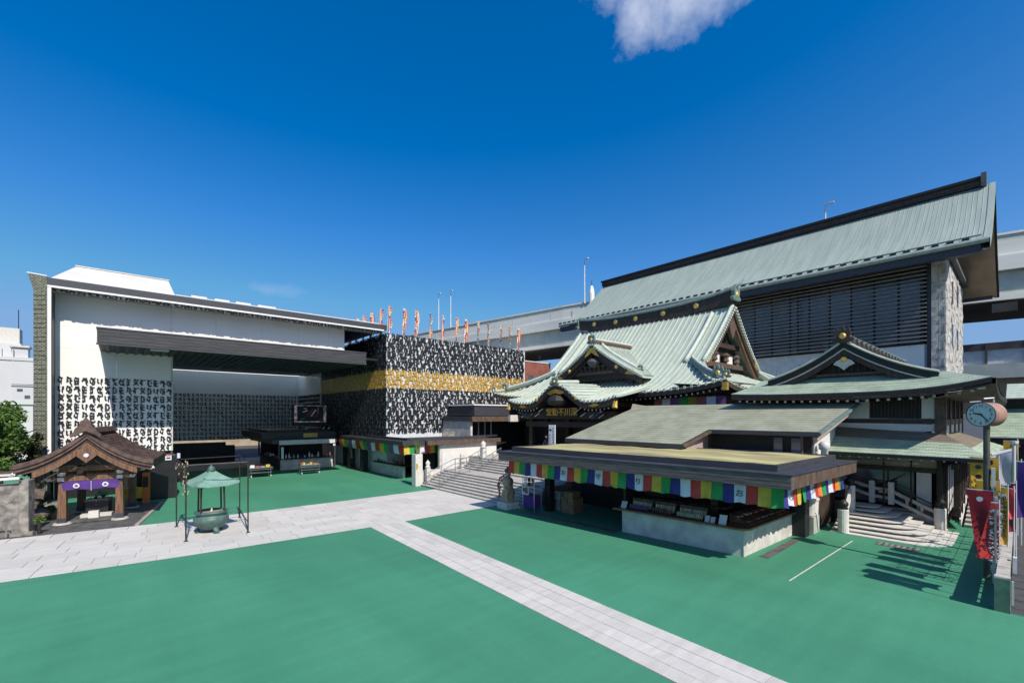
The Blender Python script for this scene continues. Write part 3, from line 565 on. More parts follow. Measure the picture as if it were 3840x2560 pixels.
# hip ends (lower roof of the gable sides)
def hip(side):
    gy = GY0 if side < 0 else GY1; ey = EY0 if side < 0 else EY1; rows = []
    for s_ in range(9):
        u = s_/8; y = lerp(gy+side*-.9, ey, u); z0 = prof(T0)[1]; z = z0-.15-(z0-.15-EZ)*(1-(1-u)**1.4)
        xa = lerp(prof(T0)[0], EX0, u); xb = 2*RX_-xa; rows.append([(lerp(xa, xb, v/12), y, z+lift(v/6-1)*u*u) for v in range(13)])
    o = MB().slab(rows if side < 0 else [r[::-1] for r in rows], .16).build('side_slope', 'copper', tm_)
    for i in range(38):
        x = EX0+.3+i*(EX1-EX0-.6)/37; pts = []
        for s_ in range(13):
            u = s_/12; xa = lerp(prof(T0)[0], EX0, u)
            if xa-.02 <= x <= 2*RX_-xa+.02:
                y = lerp(gy+side*-.9, ey, u); z0 = prof(T0)[1]; z = z0-.15-(z0-.15-EZ)*(1-(1-u)**1.4); v = (x-RX_)/((EX1-EX0)/2); pts.append((x, y, z+lift(v)*u*u+.06))
        if len(pts) > 1: rib(pts, o)
hip(-1); hip(1)
def gold(parent, x, y, z, r, n='gilt_boss', face='x'):
    if face == 'x': MB().tube([(x, y, z), (x-.07, y, z)], [r, r*.6], 12).build(n, 'brass', parent)
    else: MB().tube([(x, y, z), (x, y-.07, z)], [r, r*.6], 12).build(n, 'brass', parent)
# main ridge
rg = MB(); ry0, ry1 = GY0-.55, GY1+.5
def rz(y): return RZ+.1+.45*abs((y-CY)/7.5)**3
ys = [lerp(ry0, ry1, i/16) for i in range(17)]
def bar(w0, za, zb): return MB().grid([[(RX_-w0, y, rz(y)+za), (RX_-w0, y, rz(y)+zb), (RX_+w0, y, rz(y)+zb), (RX_+w0, y, rz(y)+za)] for y in ys], close=True)
ro = bar(.28, -.3, .62).build('ridge', 'timber', tm_); bar(.36, .62, .74).build('ridge_cap', 'copperdark', tm_); bar(.22, .742, .92).build('ridge_cap', 'copper', tm_)
for y in (GY0+2.4, GY0+5.4, CY+1, GY1-4, GY1-1.4): gold(ro, RX_-.281, y, rz(y)+.3, .24)
def onigawara(x, y, z, s, face, parent, m='copperdark'):
    """end ornament: shaped board, horns and a gilt boss"""
    out = [(-.5, 0), (-.62, .18), (-.36, .3), (-.46, .62), (-.3, .95), (-.14, .7), (0, 1.12), (.14, .7), (.3, .95), (.46, .62), (.36, .3), (.62, .18), (.5, 0)]
    if face == 'x': o = MB().prism([(y+u*s, z+v*s) for u, v in out], 'x', x-.1*s, x+.12*s).build('ridge_ornament', m, parent)
    else: o = MB().prism([(x+u*s, z+v*s) for u, v in out], 'y', y-.1*s, y+.12*s).build('ridge_ornament', m, parent)
    gold(o, x-(.1*s+.01 if face == 'x' else 0), y-(.1*s+.01 if face == 'y' else 0), z+.4*s, .2*s, face=face); return o
onigawara(RX_, ry0-.12, rz(ry0)-.2, 1.15, 'y', tm_); onigawara(RX_, ry1+.12, rz(ry1)-.2, 1.1, 'y', tm_)
MB().tube([(RX_, ry0-.05, rz(ry0)+.85), (RX_, ry0-.5, rz(ry0)+1.05), (RX_, ry0-.8, rz(ry0)+1.4)], [.13, .1, .03], 8).build('ridge_horn', 'coppercap', tm_)
# gable ends: barge boards, verge tiles, recessed timber face
def gable(gy, side):
    pts = [prof(T0*j/10) for j in range(11)]
    for sg in (-1, 1):
        P = [(x if sg < 0 else 2*RX_-x, z) for x, z in pts]; yo = gy+side*.55
        b = MB(); rows = [[(x, yo+side*.02, z-.18), (x, yo+side*.02, z-.62), (x, yo-side*.1, z-.62), (x, yo-side*.1, z-.18)] for x, z in P]; b.grid(rows, close=True).build('barge_board', 'timber', tm_)
        b2 = MB(); rows = [[(x, yo-side*.12, z-.55), (x, yo-side*.12, z-.95), (x, yo-side*.3, z-.95), (x, yo-side*.3, z-.55)] for x, z in P]; b2.grid(rows, close=True).build('inner_board', 'cedar', tm_)
        MB().tube([(x, yo-side*.15, z+.1) for x, z in P], .13, 6).build('verge_roll', 'coppercap', tm_, smooth=True)
        MB().tube([(x, yo-side*1.5, z+.16) for x, z in P[1:]], .16, 6).build('descending_ridge', 'coppercap', tm_, smooth=True)
        # rounded verge tiles along the edge
        n = 24; vt = MB().tube([(0, -.14, 0), (0, .25, 0)], .1, 8).mesh('verge_tile', 'coppercap')
        for i in range(n):
            f = (i+.5)/n*10; j = min(int(f), 9); x = lerp(P[j][0], P[j+1][0], f-j); z = lerp(P[j][1], P[j+1][1], f-j); inst('verge_tile', vt, (x, yo+side*.02, z-.06), tm_)
    face = [(x, z-.9) for x, z in pts]+[(2*RX_-x, z-.9) for x, z in reversed(pts)]
    yi = gy-side*.35; n_ = len(face); f = MB(); f.prism([(x, max(z, 8.3)) for x, z in face[1:-1]], 'y', yi, yi-side*.1).build('gable_face', 'timberdark', tm_)
    if side < 0:
        bx('gable_beam', 'timbermid', tm_, RX_-3.9, gy+.05, 8.75, RX_+3.9, gy+.33, 9.1)
        bx('gable_beam', 'timber', tm_, RX_-2.4, gy+.03, 10.3, RX_+2.4, gy+.33, 10.65)
        for dx in (-2.6, -1.2, 1.2, 2.6): bx('gable_panel', 'plaster', tm_, RX_+dx-.5, gy+.28, 9.15, RX_+dx+.5, gy+.34, 9.75)
        for dx in (-2.0, 0, 2.0):
            MB().lathe([(.05, 0), (.28, .15), (.2, .4), (.34, .6), (.1, .8)], (RX_+dx, gy+.1, 9.12), 8).build('carved_bracket', 'timbermid', tm_)
        MB().prism([(RX_-.7, 12.1), (RX_-.35, 11.4), (RX_, 11.0), (RX_+.35, 11.4), (RX_+.7, 12.1), (RX_, 12.6)], 'y', gy-.45, gy-.3).build('gable_pendant', 'timbermid', tm_)
        for sg in (-1, 1):
            x, z = RX_+sg*4.55, 8.75; MB().prism([(x, z), (x-sg*.25, z+.6), (x-sg*.75, z+1.05), (x-sg*.55, z+.3)], 'y', gy-.62, gy-.58).build('gilt_fitting', 'gold', tm_)
gable(GY0, -1); gable(GY1, 1)
# corner hip ridges
for sx, sy in ((-1, -1), (-1, 1), (1, -1), (1, 1)):
    A = Vector((prof(T0)[0] if sx < 0 else 2*RX_-prof(T0)[0], (GY0+.4 if sy < 0 else GY1-.4), prof(T0)[1]+.1)); B = Vector((EX0 if sx < 0 else EX1, EY0 if sy < 0 else EY1, EZ+.62)); P = []
    for j in range(11):
        t = j/10; p = A.lerp(B, t); p.z = A.z-(A.z-B.z)*(1-(1-t)**1.6)+.12; P.append(p)
    h = MB().tube(P[:9], .2, 7).build('hip_ridge', 'copperdark', tm_); MB().tube([p+Vector((0, 0, .2)) for p in P[:9]], .1, 7).build('hip_cap', 'coppercap', tm_)
    MB().tube([p+Vector((0, 0, .02)) for p in P[8:]], .13, 7).build('hip_cap', 'coppercap', tm_)
    if sx < 0:
        onigawara(P[8].x-.05, P[8].y+sy*.05, P[8].z-.1, .75, 'x', tm_); onigawara(P[10].x+.05, P[10].y, P[10].z-.05, .5, 'x', tm_)
# eave edge: fascia, rafter ends
def eave_front(x, y0, y1, zf, n, parent, rn='rafter_end'):
    ys = [lerp(y0, y1, i/24) for i in range(25)]
    MB().grid([[(x, y, zf(y)-.04), (x, y, zf(y)-.34), (x+.25, y, zf(y)-.34), (x+.25, y, zf(y)-.04)] for y in ys], close=True).build('eave_board', 'timber', parent)
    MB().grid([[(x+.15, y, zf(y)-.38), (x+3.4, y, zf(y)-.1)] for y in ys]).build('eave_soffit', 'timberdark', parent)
    m = MB().box(-.012, -.055, -.055, 0, .055, .055).mesh(rn, 'plaster'); b = MB().box(0, -.06, -.06, 1.5, .06, .06).mesh('rafter', 'timber')
    for i in range(n):
        y = lerp(y0+.35, y1-.35, i/(n-1)); q = inst('rafter', b, (x+.3, y, zf(y)-.46), parent); inst(rn, m, (x+.297, y, zf(y)-.46), q)
eave_front(EX0-.02, EY0, EY1, lambda y: EZ+lift((y-CY)/11), 58, tm_)
ys = None
def eave_side(y, x0, x1, zf, n, parent):
    xs = [lerp(x0, x1, i/16) for i in range(17)]
    MB().grid([[(x, y, zf(x)-.04), (x, y, zf(x)-.34), (x, y+.25, zf(x)-.34), (x, y+.25, zf(x)-.04)] for x in xs], close=True).build('eave_board', 'timber', parent)
    MB().grid([[(x, y+.15, zf(x)-.38), (x, y+3.4, zf(x)-.1)] for x in xs]).build('eave_soffit', 'timberdark', parent)
eave_side(EY0-.02, EX0, EX1, lambda x: EZ+lift((x-RX_)/9.1), 20, tm_)
MB().box(EX0-.1, EY0-.1, EZ-.05, EX0+.18, EY0+.18, EZ+.42).build('gilt_bell', 'gold', tm_)
# round tile ends along the front eave
et = MB().tube([(-.06, 0, 0), (.1, 0, 0)], .085, 8).mesh('tile_end', 'coppercap')
for i in range(nrib):
    y = CY-(EY1-EY0)/2+.25+i*(EY1-EY0-.5)/(nrib-1); inst('tile_end', et, (EX0, y, EZ+lift((y-CY)/11)-.02), tm_)
# ---------------------------------------------------------------- front dormer gable
DX, DZ, DH = 28.7, 10.75, 4.5
def dz(u): u = abs(u); return DZ-(DZ-7.75)*(1-(1-u)**1.0*(1-.28*u*(1-u)*2))   # u 0..1 from apex to foot
def dzc(u): u = abs(u); return DZ-2.95*(u**.82)
def main_z(x):
    t = (RX_-x)/(RX_-EX0); return prof(t)[1]
def hit_x(z):       # x where the main slope has height z
    lo, hi = EX0, RX_
    for _ in range(30):
        m = (lo+hi)/2
        if main_z(m) < z: lo = m
        else: hi = m
    return lo
dm = {}
for sg in (-1, 1):
    rows = []
    for j in range(11):
        u = j/10; z = dzc(u); y = CY+sg*u*(DH+.15); xb = max(DX+.05, hit_x(z)+.05); rows.append([(lerp(DX-.45, xb, v/6), y, z) for v in range(7)])
    o = MB().slab(rows if sg > 0 else [r[::-1] for r in rows], .12).build('dormer_slope', 'copper', tm_); dm[sg] = o
    for v in range(16):
        x = DX+.0+v*.33; pts = [(x, CY+sg*u/12*(DH+.15), dzc(u/12)+.05) for u in range(13) if x < hit_x(dzc(u/12))+.02]
        if len(pts) > 1: rib(pts, o, .055)
    P = [(DX, CY+sg*j/10*(DH+.1), dzc(j/10)) for j in range(11)]
    MB().grid([[(DX-.42, y, z-.14), (DX-.42, y, z-.6), (DX-.25, y, z-.6), (DX-.25, y, z-.14)] for _, y, z in P], close=True).build('barge_board', 'timber', tm_)
    MB().grid([[(DX-.22, y, z-.5), (DX-.22, y, z-.95), (DX-.05, y, z-.95), (DX-.05, y, z-.5)] for _, y, z in P[:9]], close=True).build('inner_board', 'timberdark', tm_)
    MB().tube([(DX+.75, y, z+.14) for _, y, z in P[:9]], .14, 7).build('descending_ridge', 'coppercap', tm_, smooth=True)
    MB().tube([(DX-.4, y, z+.06) for _, y, z in P], .075, 7).build('verge_roll', 'coppercap', tm_, smooth=True)
    vt = MB().tube([(-.12, 0, 0), (.24, 0, 0)], .085, 8).mesh('verge_tile', 'coppercap')
    for i in range(22):
        u = (i+.5)/22; inst('verge_tile', vt, (DX-.4, CY+sg*u*(DH+.1), dzc(u)-.03), tm_)
    onigawara(DX+.7, CY+sg*(DH*.82), dzc(.82)+.05, .5, 'x', tm_)
    gold(tm_, DX-.43, CY+sg*2.35, dzc(.52)-.36, .16)
    y = CY+sg*4.0; MB().prism([(y, 7.95), (y-sg*.15, 8.35), (y-sg*1.0, 8.7), (y-sg*.6, 8.3), (y-sg*.9, 8.1)], 'x', DX-.45, DX-.42).build('gilt_fitting', 'gold', tm_)
MB().prism([(CY-.25, 10.35), (CY-.75, 9.6), (CY-.35, 9.75), (CY, 10.0), (CY+.35, 9.75), (CY+.75, 9.6), (CY+.25, 10.35)], 'x', DX-.46, DX-.43).build('gilt_fitting', 'gold', tm_)
MB().prism([(CY-4.3, 7.75), (CY, 10.4), (CY+4.3, 7.75)], 'x', DX+.15, DX+.2).build('dormer_face', 'timberdark', tm_)
bx('dormer_beam', 'timbermid', tm_, DX-.05, CY-3.2, 8.25, DX+.12, CY+3.2, 8.5)
for i in range(9): MB().lathe([(.05, 0), (.22, .1), (.16, .3), (.26, .42), (.08, .55)], (DX, CY-1.8+i*.45, 8.5), 7).build('carved_bracket', 'timber', tm_)
MB().lathe([(.1, 0), (.5, .25), (.62, .5), (.4, .75), (.1, .85)], (DX-.05, CY, 8.75), 10).build('carved_pendant', 'darkstone', tm_)
MB().tube([(DX-.4, CY, DZ+.1), (hit_x(DZ)+.1, CY, DZ+.12)], .2, 7).build('dormer_ridge', 'timbermid', tm_); MB().tube([(DX-.4, CY, DZ+.32), (hit_x(DZ)+.3, CY, DZ+.34)], .11, 7).build('dormer_ridge_cap', 'coppercap', tm_)
onigawara(DX-.42, CY, DZ-.05, .75, 'x', tm_)
# ---------------------------------------------------------------- porch with cusped gable
PX0, PW = 24.1, 5.35
def pz(y):          # porch eave line: wave gable in the middle, upturned ends
    u = abs(y-CY)
    if u < 2.9: return 5.95+1.30*(.5+.5*math.cos(math.pi*u/2.9))
    return 5.95+.35*((u-2.9)/2.45)**3
pys = [CY-PW+i*2*PW/44 for i in range(45)]
def porch_pt(y, v):  # v 0 front, 1 back under the main eave
    zb = EZ+.55+lift((y-CY)/11); k = v*v*(3-2*v); u = abs(y-CY); wave = pz(y)-5.95 if u < 2.9 else 0
    x = lerp(PX0, EX0+1.6, v); base = 5.95+(pz(y)-5.95 if u >= 2.9 else 0)
    zmain = lerp(base, main_z(EX0+1.6)+.06, v**1.25); top = 5.95+wave+.12*v
    return (x, y, max(zmain, top if u < 2.9 else zmain))
po = MB().slab([[porch_pt(y, v/8) for v in range(9)] for y in pys[::-1]], .14).build('porch_roof', 'copper', tm_)
for i in range(31):
    y = CY-PW+.2+i*(2*PW-.4)/30
    rib([Vector(porch_pt(y, v/8))+Vector((0, 0, .05)) for v in range(9)], po, .06)
    inst('tile_end', et, (PX0, y, pz(y)-.02), tm_, (1, 1.15, 1.15))
MB().grid([[(PX0-.02, y, pz(y)-.08), (PX0-.02, y, pz(y)-.5), (PX0+.25, y, pz(y)-.5), (PX0+.25, y, pz(y)-.08)] for y in pys], close=True).build('porch_board', 'timber', tm_)
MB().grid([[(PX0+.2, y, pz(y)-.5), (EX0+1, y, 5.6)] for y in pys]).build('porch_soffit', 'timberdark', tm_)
MB().tube([(PX0-.05, CY, 7.42), (26.6, CY, 7.55)], .16, 7).build('porch_ridge', 'coppercap', tm_); onigawara(PX0-.1, CY, 7.2, .62, 'x', tm_)
MB().prism([(CY-.9, 6.62), (CY-.45, 6.8), (CY, 6.92), (CY+.45, 6.8), (CY+.9, 6.62), (CY+.5, 6.5), (CY, 6.62), (CY-.5, 6.5)], 'x', PX0-.07, PX0-.03).build('gilt_fitting', 'gold', tm_)
for sg in (-1, 1):
    gold(tm_, PX0-.04, CY+sg*1.95, 6.2, .15); MB().prism([(CY+sg*3.1, 5.62), (CY+sg*3.6, 5.82), (CY+sg*4.0, 5.66), (CY+sg*3.5, 5.55)], 'x', PX0-.06, PX0-.03).build('gilt_fitting', 'gold', tm_)
    MB().tube([(PX0+.1, CY+sg*5.2, 5.9), (PX0-.05, CY+sg*5.25, 5.45)], [.14, .2], 8).build('gilt_bell', 'gold', tm_)
    bx('porch_column', 'timberdark', tm_, PX0+1.0, CY+sg*3.7-.2, 1.72, PX0+1.4, CY+sg*3.7+.2, 5.2)
    for j in range(5): MB().tube([(PX0+.5, CY+sg*(3.2+.18*j), 5.0+.05*j), (PX0+.2-.05*j, CY+sg*(3.2+.22*j), 4.75+.12*j)], [.12, .07], 7).build('carved_nosing', 'darkstone', tm_)
MB().lathe([(.15, 0), (.75, .15), (.85, .4), (.6, .75), (.2, .9)], (PX0+.25, CY, 5.65), 12).build('carved_pendant', 'timberdark', tm_)
bx('porch_beam', 'timber', tm_, PX0+.9, CY-4.6, 4.72, PX0+1.5, CY+4.6, 5.25); bx('porch_beam', 'timberdark', tm_, PX0+.95, CY-4.2, 4.1, PX0+1.45, CY+4.2, 4.5)
pb = bx('name_board', 'timberdark', tm_, PX0+.5, CY-1.7, 4.85, PX0+.6, CY+1.7, 5.55); txt('堂動不川深', .62, 'goldpaint', (PX0+.48, CY-.1, 5.2), (R(90), 0, R(-90)), pb)
m = MB().box(-.012, -.05, -.05, 0, .05, .05).mesh('rafter_end', 'plaster')
for i in range(30):
    y = CY-4.9+i*9.8/29
    if abs(y-CY) > 2.0: inst('rafter_end', m, (PX0+.24, y, pz(y)-.6), tm_)
for i, (u, z) in enumerate(((-3.9, 5.05), (-3.1, 5.1), (-2.3, 5.15), (2.3, 5.15), (3.1, 5.1), (3.9, 5.05), (1.9, 5.5), (-1.9, 5.5))): MB().beam((PX0+.6, CY+u, z), (PX0+.35, CY+u+.25, z-.25), .1, .06).build('bracket_end', 'plaster', tm_)
# temple body
bx('front_wall', 'timberdark', tm_, 29.6, 13.6, 1.71, 29.8, 31.6, 7.2); bx('side_wall', 'timber', tm_, 29.81, 13.6, 1.71, 43, 13.8, 7.4); bx('far_wall', 'timberdark', tm_, 29.81, 31.4, 1.71, 43, 31.6, 7.4)
for y in (14, 16.6, 19.2, 26, 28.6, 31.2): bx('column', 'timber', tm_, 29.2, y-.16, 1.712, 29.55, y+.16, 7.0)
bx('lintel', 'timbermid', tm_, 29.15, 13.5, 5.0, 29.58, 31.6, 5.3)
bx('porch_deck', 'timberdark', tm_, 25.5, 17.5, 1.712, 29.58, 27.7, 1.95)
# curved brown valance at the porch side and the big side curtain
vb = MB().grid([[(25.4+.28*j, 16.9, 5.75-.02*j), (25.2+.30*j, 17.15-.1*math.sin(j), 4.55-.03*j)] for j in range(9)]); vb.build('copper_valance', 'pinkstone', tm_, smooth=True, fix=False)
tcur = thing('temple_curtain', 'wide hanging curtain of coloured stripes under the right temple eave', 'curtain', (28.2, 14, 5.2))
for i, c in enumerate(['muterose', 'clothwhite', 'muteviolet', 'flaggreen', 'muteolive', 'muterose', 'clothwhite', 'muteviolet']): panel(tcur, (28.1, 16.95-i*.62), (28.1, 16.35-i*.62), 6.2, 5.2, c, i+70, -.02)
MB().tube([(28.1, 17, 6.2), (28.1, 11.9, 6.2)], .015, 6).build('rail', 'darksteel', tcur)
# corridor wing between the temple and the dark hall
cw = thing('link_corridor', 'dark flat-roofed corridor wing linking the temple and the dark hall', 'building', (26, 32.5, 1.7))
bx('upper_band', 'charcoal', cw, 23.2, 31.4, 4.95, 31.2, 35.4, 5.85); bx('coping', 'white', cw, 23.1, 31.3, 5.852, 31.3, 35.4, 5.95); bx('eave_fascia', 'timbermid', cw, 22.4, 30.6, 4.45, 30.5, 30.9, 4.9); bx('soffit', 'charcoal', cw, 22.4, 30.9, 4.5, 30.5, 35.3, 4.88)
bx('rear_wall', 'timberdark', cw, 23.4, 32.2, 1.71, 30.4, 32.4, 4.49); bx('end_wall', 'concrete', cw, 22.5, 31.0, 1.71, 22.7, 35.3, 4.49)
for i in range(4): bx('window_frame', 'plaster', cw, 23.45+i*.72, 32.1, 3.2, 23.52+i*.72, 32.19, 4.45)
bx('window_sill', 'plaster', cw, 22.7, 32.05, 3.05, 26.3, 32.18, 3.2); bx('junction_box', 'newstone', cw, 26.4, 30.3, 4.42, 27.5, 30.59, 5.02)
# ================================================================ amulet stall
SO = (15.15, 4.55); E2 = (.9993, -.037); E1 = (-.0665, .9978)
def SX(u, v, z): return (SO[0]+u*E2[0]+v*E1[0], SO[1]+u*E2[1]+v*E1[1], z)
st_ = thing('amulet_stall', 'open amulet stall with wide dark flat roof and mossy top', 'stall', SX(3.4, 6.4, 0))
def sb(name, m, *c, p=None, **k): return MB(SX).box(*c).build(name, m, p or st_, **k)
sb('fascia', 'stallfascia', 0, 0, 2.75, .25, 12.8, 3.17); sb('fascia', 'timbermid', .252, 0, 2.751, 6.75, .22, 3.171)
sb('fascia', 'stallfascia', 6.5, .222, 2.75, 6.75, 12.8, 3.17); sb('fascia', 'stallfascia', .252, 12.58, 2.75, 6.498, 12.8, 3.17)
sb('fascia_coping', 'charcoal', -.04, -.04, 3.172, 6.8, 12.84, 3.205)
sb('soffit', 'timberdark', .253, .223, 2.82, 6.497, 12.577, 2.9)
for i in range(6): sb('fascia_board', 'stallfascia', -.012-.004*(i % 2), .01, 2.765+i*.067, -.001, 12.79, 2.765+i*.067+.064)
sb('parapet', 'charcoal', .5, .55, 3.206, .62, 12.4, 3.42); sb('parapet', 'charcoal', .622, .55, 3.206, 6.3, .67, 3.42); sb('parapet', 'charcoal', 6.18, .672, 3.206, 6.3, 12.4, 3.42); sb('parapet', 'charcoal', .622, 12.28, 3.206, 6.178, 12.4, 3.42)
mr = MB(SX); mr.grid([[(.622+j*5.556/10, .672+i*11.6/16, 3.40+.02*math.sin(i*1.7+j)+.012*math.cos(j*2.3)) for j in range(11)] for i in range(17)]); mr.build('mossy_roof', 'moss', st_, smooth=True, fix=False)
sb('counter_wall', 'concrete', 1.55, 1.97, 0, 1.75, 4.4, .93); sb('counter_wall', 'concrete', 1.553, 4.404, 0, 1.75, 6.85, .93); sb('counter_side', 'concrete', 1.752, 1.97, 0, 6.0, 2.15, .931); sb('corner_trim', 'newstone', 1.53, 1.955, 0, 1.565, 1.99, .932)
# rounded counter top
ct = []
for a in range(7): ct.append((1.75-.35*math.cos(R(90*a/6)), 2.17-.35*math.sin(R(90*a/6))))
ct = [(1.40, 7.2)]+ct+[(6.15, 1.82), (6.15, 3.0), (2.6, 3.0), (2.6, 7.2)]
MB(SX).prism(ct, 'z', .935, 1.0).build('counter_top', 'counter', st_)
sb('end_panel', 'black', 1.8, 6.855, 0, 3.2, 6.95, 2.8); sb('pillar', 'black', 6.0, 1.5, 0, 6.5, 2.3, 2.748); sb('pillar', 'black', 5.6, 11.6, 0, 6.0, 12.1, 2.748); sb('pillar', 'black', 2.4, 11.7, 0, 2.75, 12.05, 2.748)
sb('back_wall', 'timberdark', 5.6, 2.4, 0, 5.8, 11.6, 2.75); sb('inner_door', 'carton', 5.52, 8.0, 0, 5.597, 9.2, 2.1); sb('inner_shelf', 'timber', 4.6, 2.6, .6, 5.59, 6.6, 1.5); sb('inner_post', 'timbermid', 2.95, 3.6, 1.001, 3.15, 3.8, 2.81)
for i in range(5): sb('shelf_board', 'timbermid', 2.7, 3.1+i*.8, 1.35+.0*i, 3.3, 3.8+i*.8, 1.39)
sb('lower_step', 'stallfascia', 1.2, 6.9, .002, 1.5, 12.0, .02)
# striped curtain with lettering
sc_ = thing('stall_curtain', 'long curtain of five bright colours around the amulet stall, some panels lettered', 'curtain', SX(.35, 6, 2.1))
cl5 = ['red', 'yellow', 'flaggreen', 'blue', 'clothwhite']
def w2(u, v): p = SX(u, v, 0); return (p[0], p[1])
LT = {9: 'お', 14: '守', 19: 'り', 29: 'お'}
for i in range(33):
    v1 = 12.45-i*.368; pn = panel(sc_, w2(.36, v1), w2(.36, v1-.368), 2.73, 2.10, cl5[i % 5], i+100, .03)
    if i in LT: txt(LT[i], .27, 'ink', SX(.30, v1-.184, 2.42), (R(90), R(0), R(-90+3.8)), pn)
for i in range(16):
    u = .36+i*.384; pn = panel(sc_, w2(u, .34), w2(u+.384, .34), 2.73, 2.10, (['blue', 'clothwhite', 'red', 'yellow' if i < 4 else 'orange', 'flaggreen'])[i % 5], i+150, .03)
    if i in (1, 6): txt('守' if i == 1 else 'り', .27, 'ink', SX(u+.19, .27, 2.42), (R(90), 0, R(-2)), pn)
MB(SX).tube([(.36, 12.5, 2.735), (.36, .34, 2.735), (6.5, .34, 2.735)], .014, 6).build('curtain_rail', 'newstone', sc_)
# amulet trays and boards on the counter
def tray(u, v, w_, n, m, label, rows=2):
    t = thing('amulet_rack', label, 'rack', SX(u, v, 1.0), 'racks of amulets on the stall counter'); sb('back_board', 'timbermid', u+.35, v, 1.001, u+.4, v+w_, 1.42, p=t); sb('base', 'timber', u-.15, v-.02, 1.001, u+.35, v+w_+.02, 1.03, p=t)
    for r in range(rows):
        for i in range(n):
            a = v+.03+i*(w_-.06)/n; uu = u+.22-.25*r; z = 1.16-.11*r
            MB(SX).hexa([(uu, a, z-.12), (uu+.03, a, z-.12), (uu+.03, a+(w_-.06)/n*.72, z-.12), (uu, a+(w_-.06)/n*.72, z-.12), (uu+.07, a, z+.14), (uu+.10, a, z+.14), (uu+.10, a+(w_-.06)/n*.72, z+.14), (uu+.07, a+(w_-.06)/n*.72, z+.14)]).build('amulet', m if r else 'goods3', t)
tray(1.75, 5.75, .95, 14, 'muteviolet', 'rack of pale and violet amulets at the far end of the counter'); tray(1.75, 3.5, 1.1, 15, 'goods3', 'rack of pale green amulets in the middle of the counter')
tray(1.75, 4.75, .9, 8, 'goods2', 'brown rack of wooden amulets between the pale racks')
def disp(u, v, w_, d, h, m, label, name='display_board', tilt=.12):
    o = MB(SX).hexa([(u, v, 1.002), (u+.03, v, 1.002), (u+.03, v+w_, 1.002), (u, v+w_, 1.002), (u+tilt, v, 1.002+h), (u+tilt+.03, v, 1.002+h), (u+tilt+.03, v+w_, 1.002+h), (u+tilt, v+w_, 1.002+h)]).build(name, m); tag(o, label, 'display board', 'boards and trays on the stall counter'); return o
disp(1.62, 6.72, .25, .1, .28, 'clothwhite', 'white price card at the far end of the stall counter'); disp(1.62, 2.62, .26, .1, .33, 'signwhite', 'large white notice card near the rounded stall counter corner')
disp(1.6, 3.22, .16, .1, .22, 'clothwhite', 'first small blue and white card beside the green amulet rack'); disp(1.6, 3.02, .16, .1, .2, 'clothwhite', 'second small card, nearer the corner than its twin')
wd2 = ['nearest the counter corner', 'second from the counter corner', 'third from the counter corner', 'fourth from the counter corner', 'fifth from the counter corner', 'nearest the black pillar']
for i in range(6):
    u = 2.2+i*.62; o = MB(SX).hexa([(u, 2.0, 1.002), (u+.5, 2.0, 1.002), (u+.5, 2.75, 1.002), (u, 2.75, 1.002), (u, 2.0, 1.05), (u+.5, 2.0, 1.05), (u+.5, 2.75, 1.32), (u, 2.75, 1.32)]).build('sloped_tray', 'goods2'); tag(o, f'dark wooden sloping tray of charms, {wd2[i]}', 'tray', 'sloping trays on the stall side counter')
    for j in range(8): sb('charm', random.choice(['goods1', 'goods3', 'red', 'goods2']), u+.03+(j % 4)*.12, 2.1+(j//4)*.32, 1.06+(j//4)*.12, u+.12+(j % 4)*.12, 2.3+(j//4)*.32, 1.12+(j//4)*.14, p=o)
# things at the stall's far corner
stt = thing('carved_statue', 'tall carved and gilded guardian figure with flowing scarf on a white plinth', 'statue', (15.7, 18.2, 0))
MB().box(15.25, 17.8, 0, 16.15, 18.6, .36).build('plinth', 'newstone', stt, bevel=.02)
bp = [(.30, .36), (.36, .5), (.33, .7), (.40, .85), (.30, 1.05), (.27, 1.2), (.33, 1.4), (.36, 1.55), (.2, 1.68), (.13, 1.72), (.17, 1.82), (.16, 1.95), (.08, 2.05)]
fb = MB(); rw = []
for j, (r_, z) in enumerate(bp): rw.append([(15.7+.05*math.sin(z*3)+r_*(1+.12*math.sin(5*k*math.pi/8+j))*.85*math.cos(k*math.pi/8), 18.2+r_*(1+.12*math.sin(3*k*math.pi/8+j))*math.sin(k*math.pi/8), z) for k in range(16)])
fb.grid(rw, close=True).face(*rw[-1]).build('figure', 'gilt', stt, smooth=True)
for sg in (-1, 1):
    MB().tube([(15.6, 18.2+sg*.36, 1.5), (15.42, 18.2+sg*.48, 1.25), (15.4, 18.2+sg*.38, 1.05), (15.36, 18.2+sg*.2, 1.15)], [.1, .085, .07, .06], 8).build('arm', 'gilt', stt, smooth=True)
    MB().tube([(15.6, 18.2+sg*.2, 1.75), (15.5, 18.2+sg*.45, 1.6), (15.42, 18.2+sg*.55, 1.2), (15.4, 18.2+sg*.35, .8), (15.36, 18.2+sg*.42, .5)], [.05, .06, .05, .05, .03], 7).build('scarf', 'muterose', stt, smooth=True)
MB().lathe([(.19, 0), (.2, .1), (.1, .2), (.06, .3)], (15.7, 18.2, 1.95), 10).build('topknot', 'timbermid', stt, smooth=True)
rk = thing('leaflet_rack', 'metal leaflet rack with purple cloth and a poster beside the statue', 'rack', (16.2, 16.9, 0))
for x in (15.95, 16.45):
    for y in (16.45, 17.3): MB().tube([(x, y, 0), (x, y, 1.75)], .02, 6).build('upright', 'steel', rk)
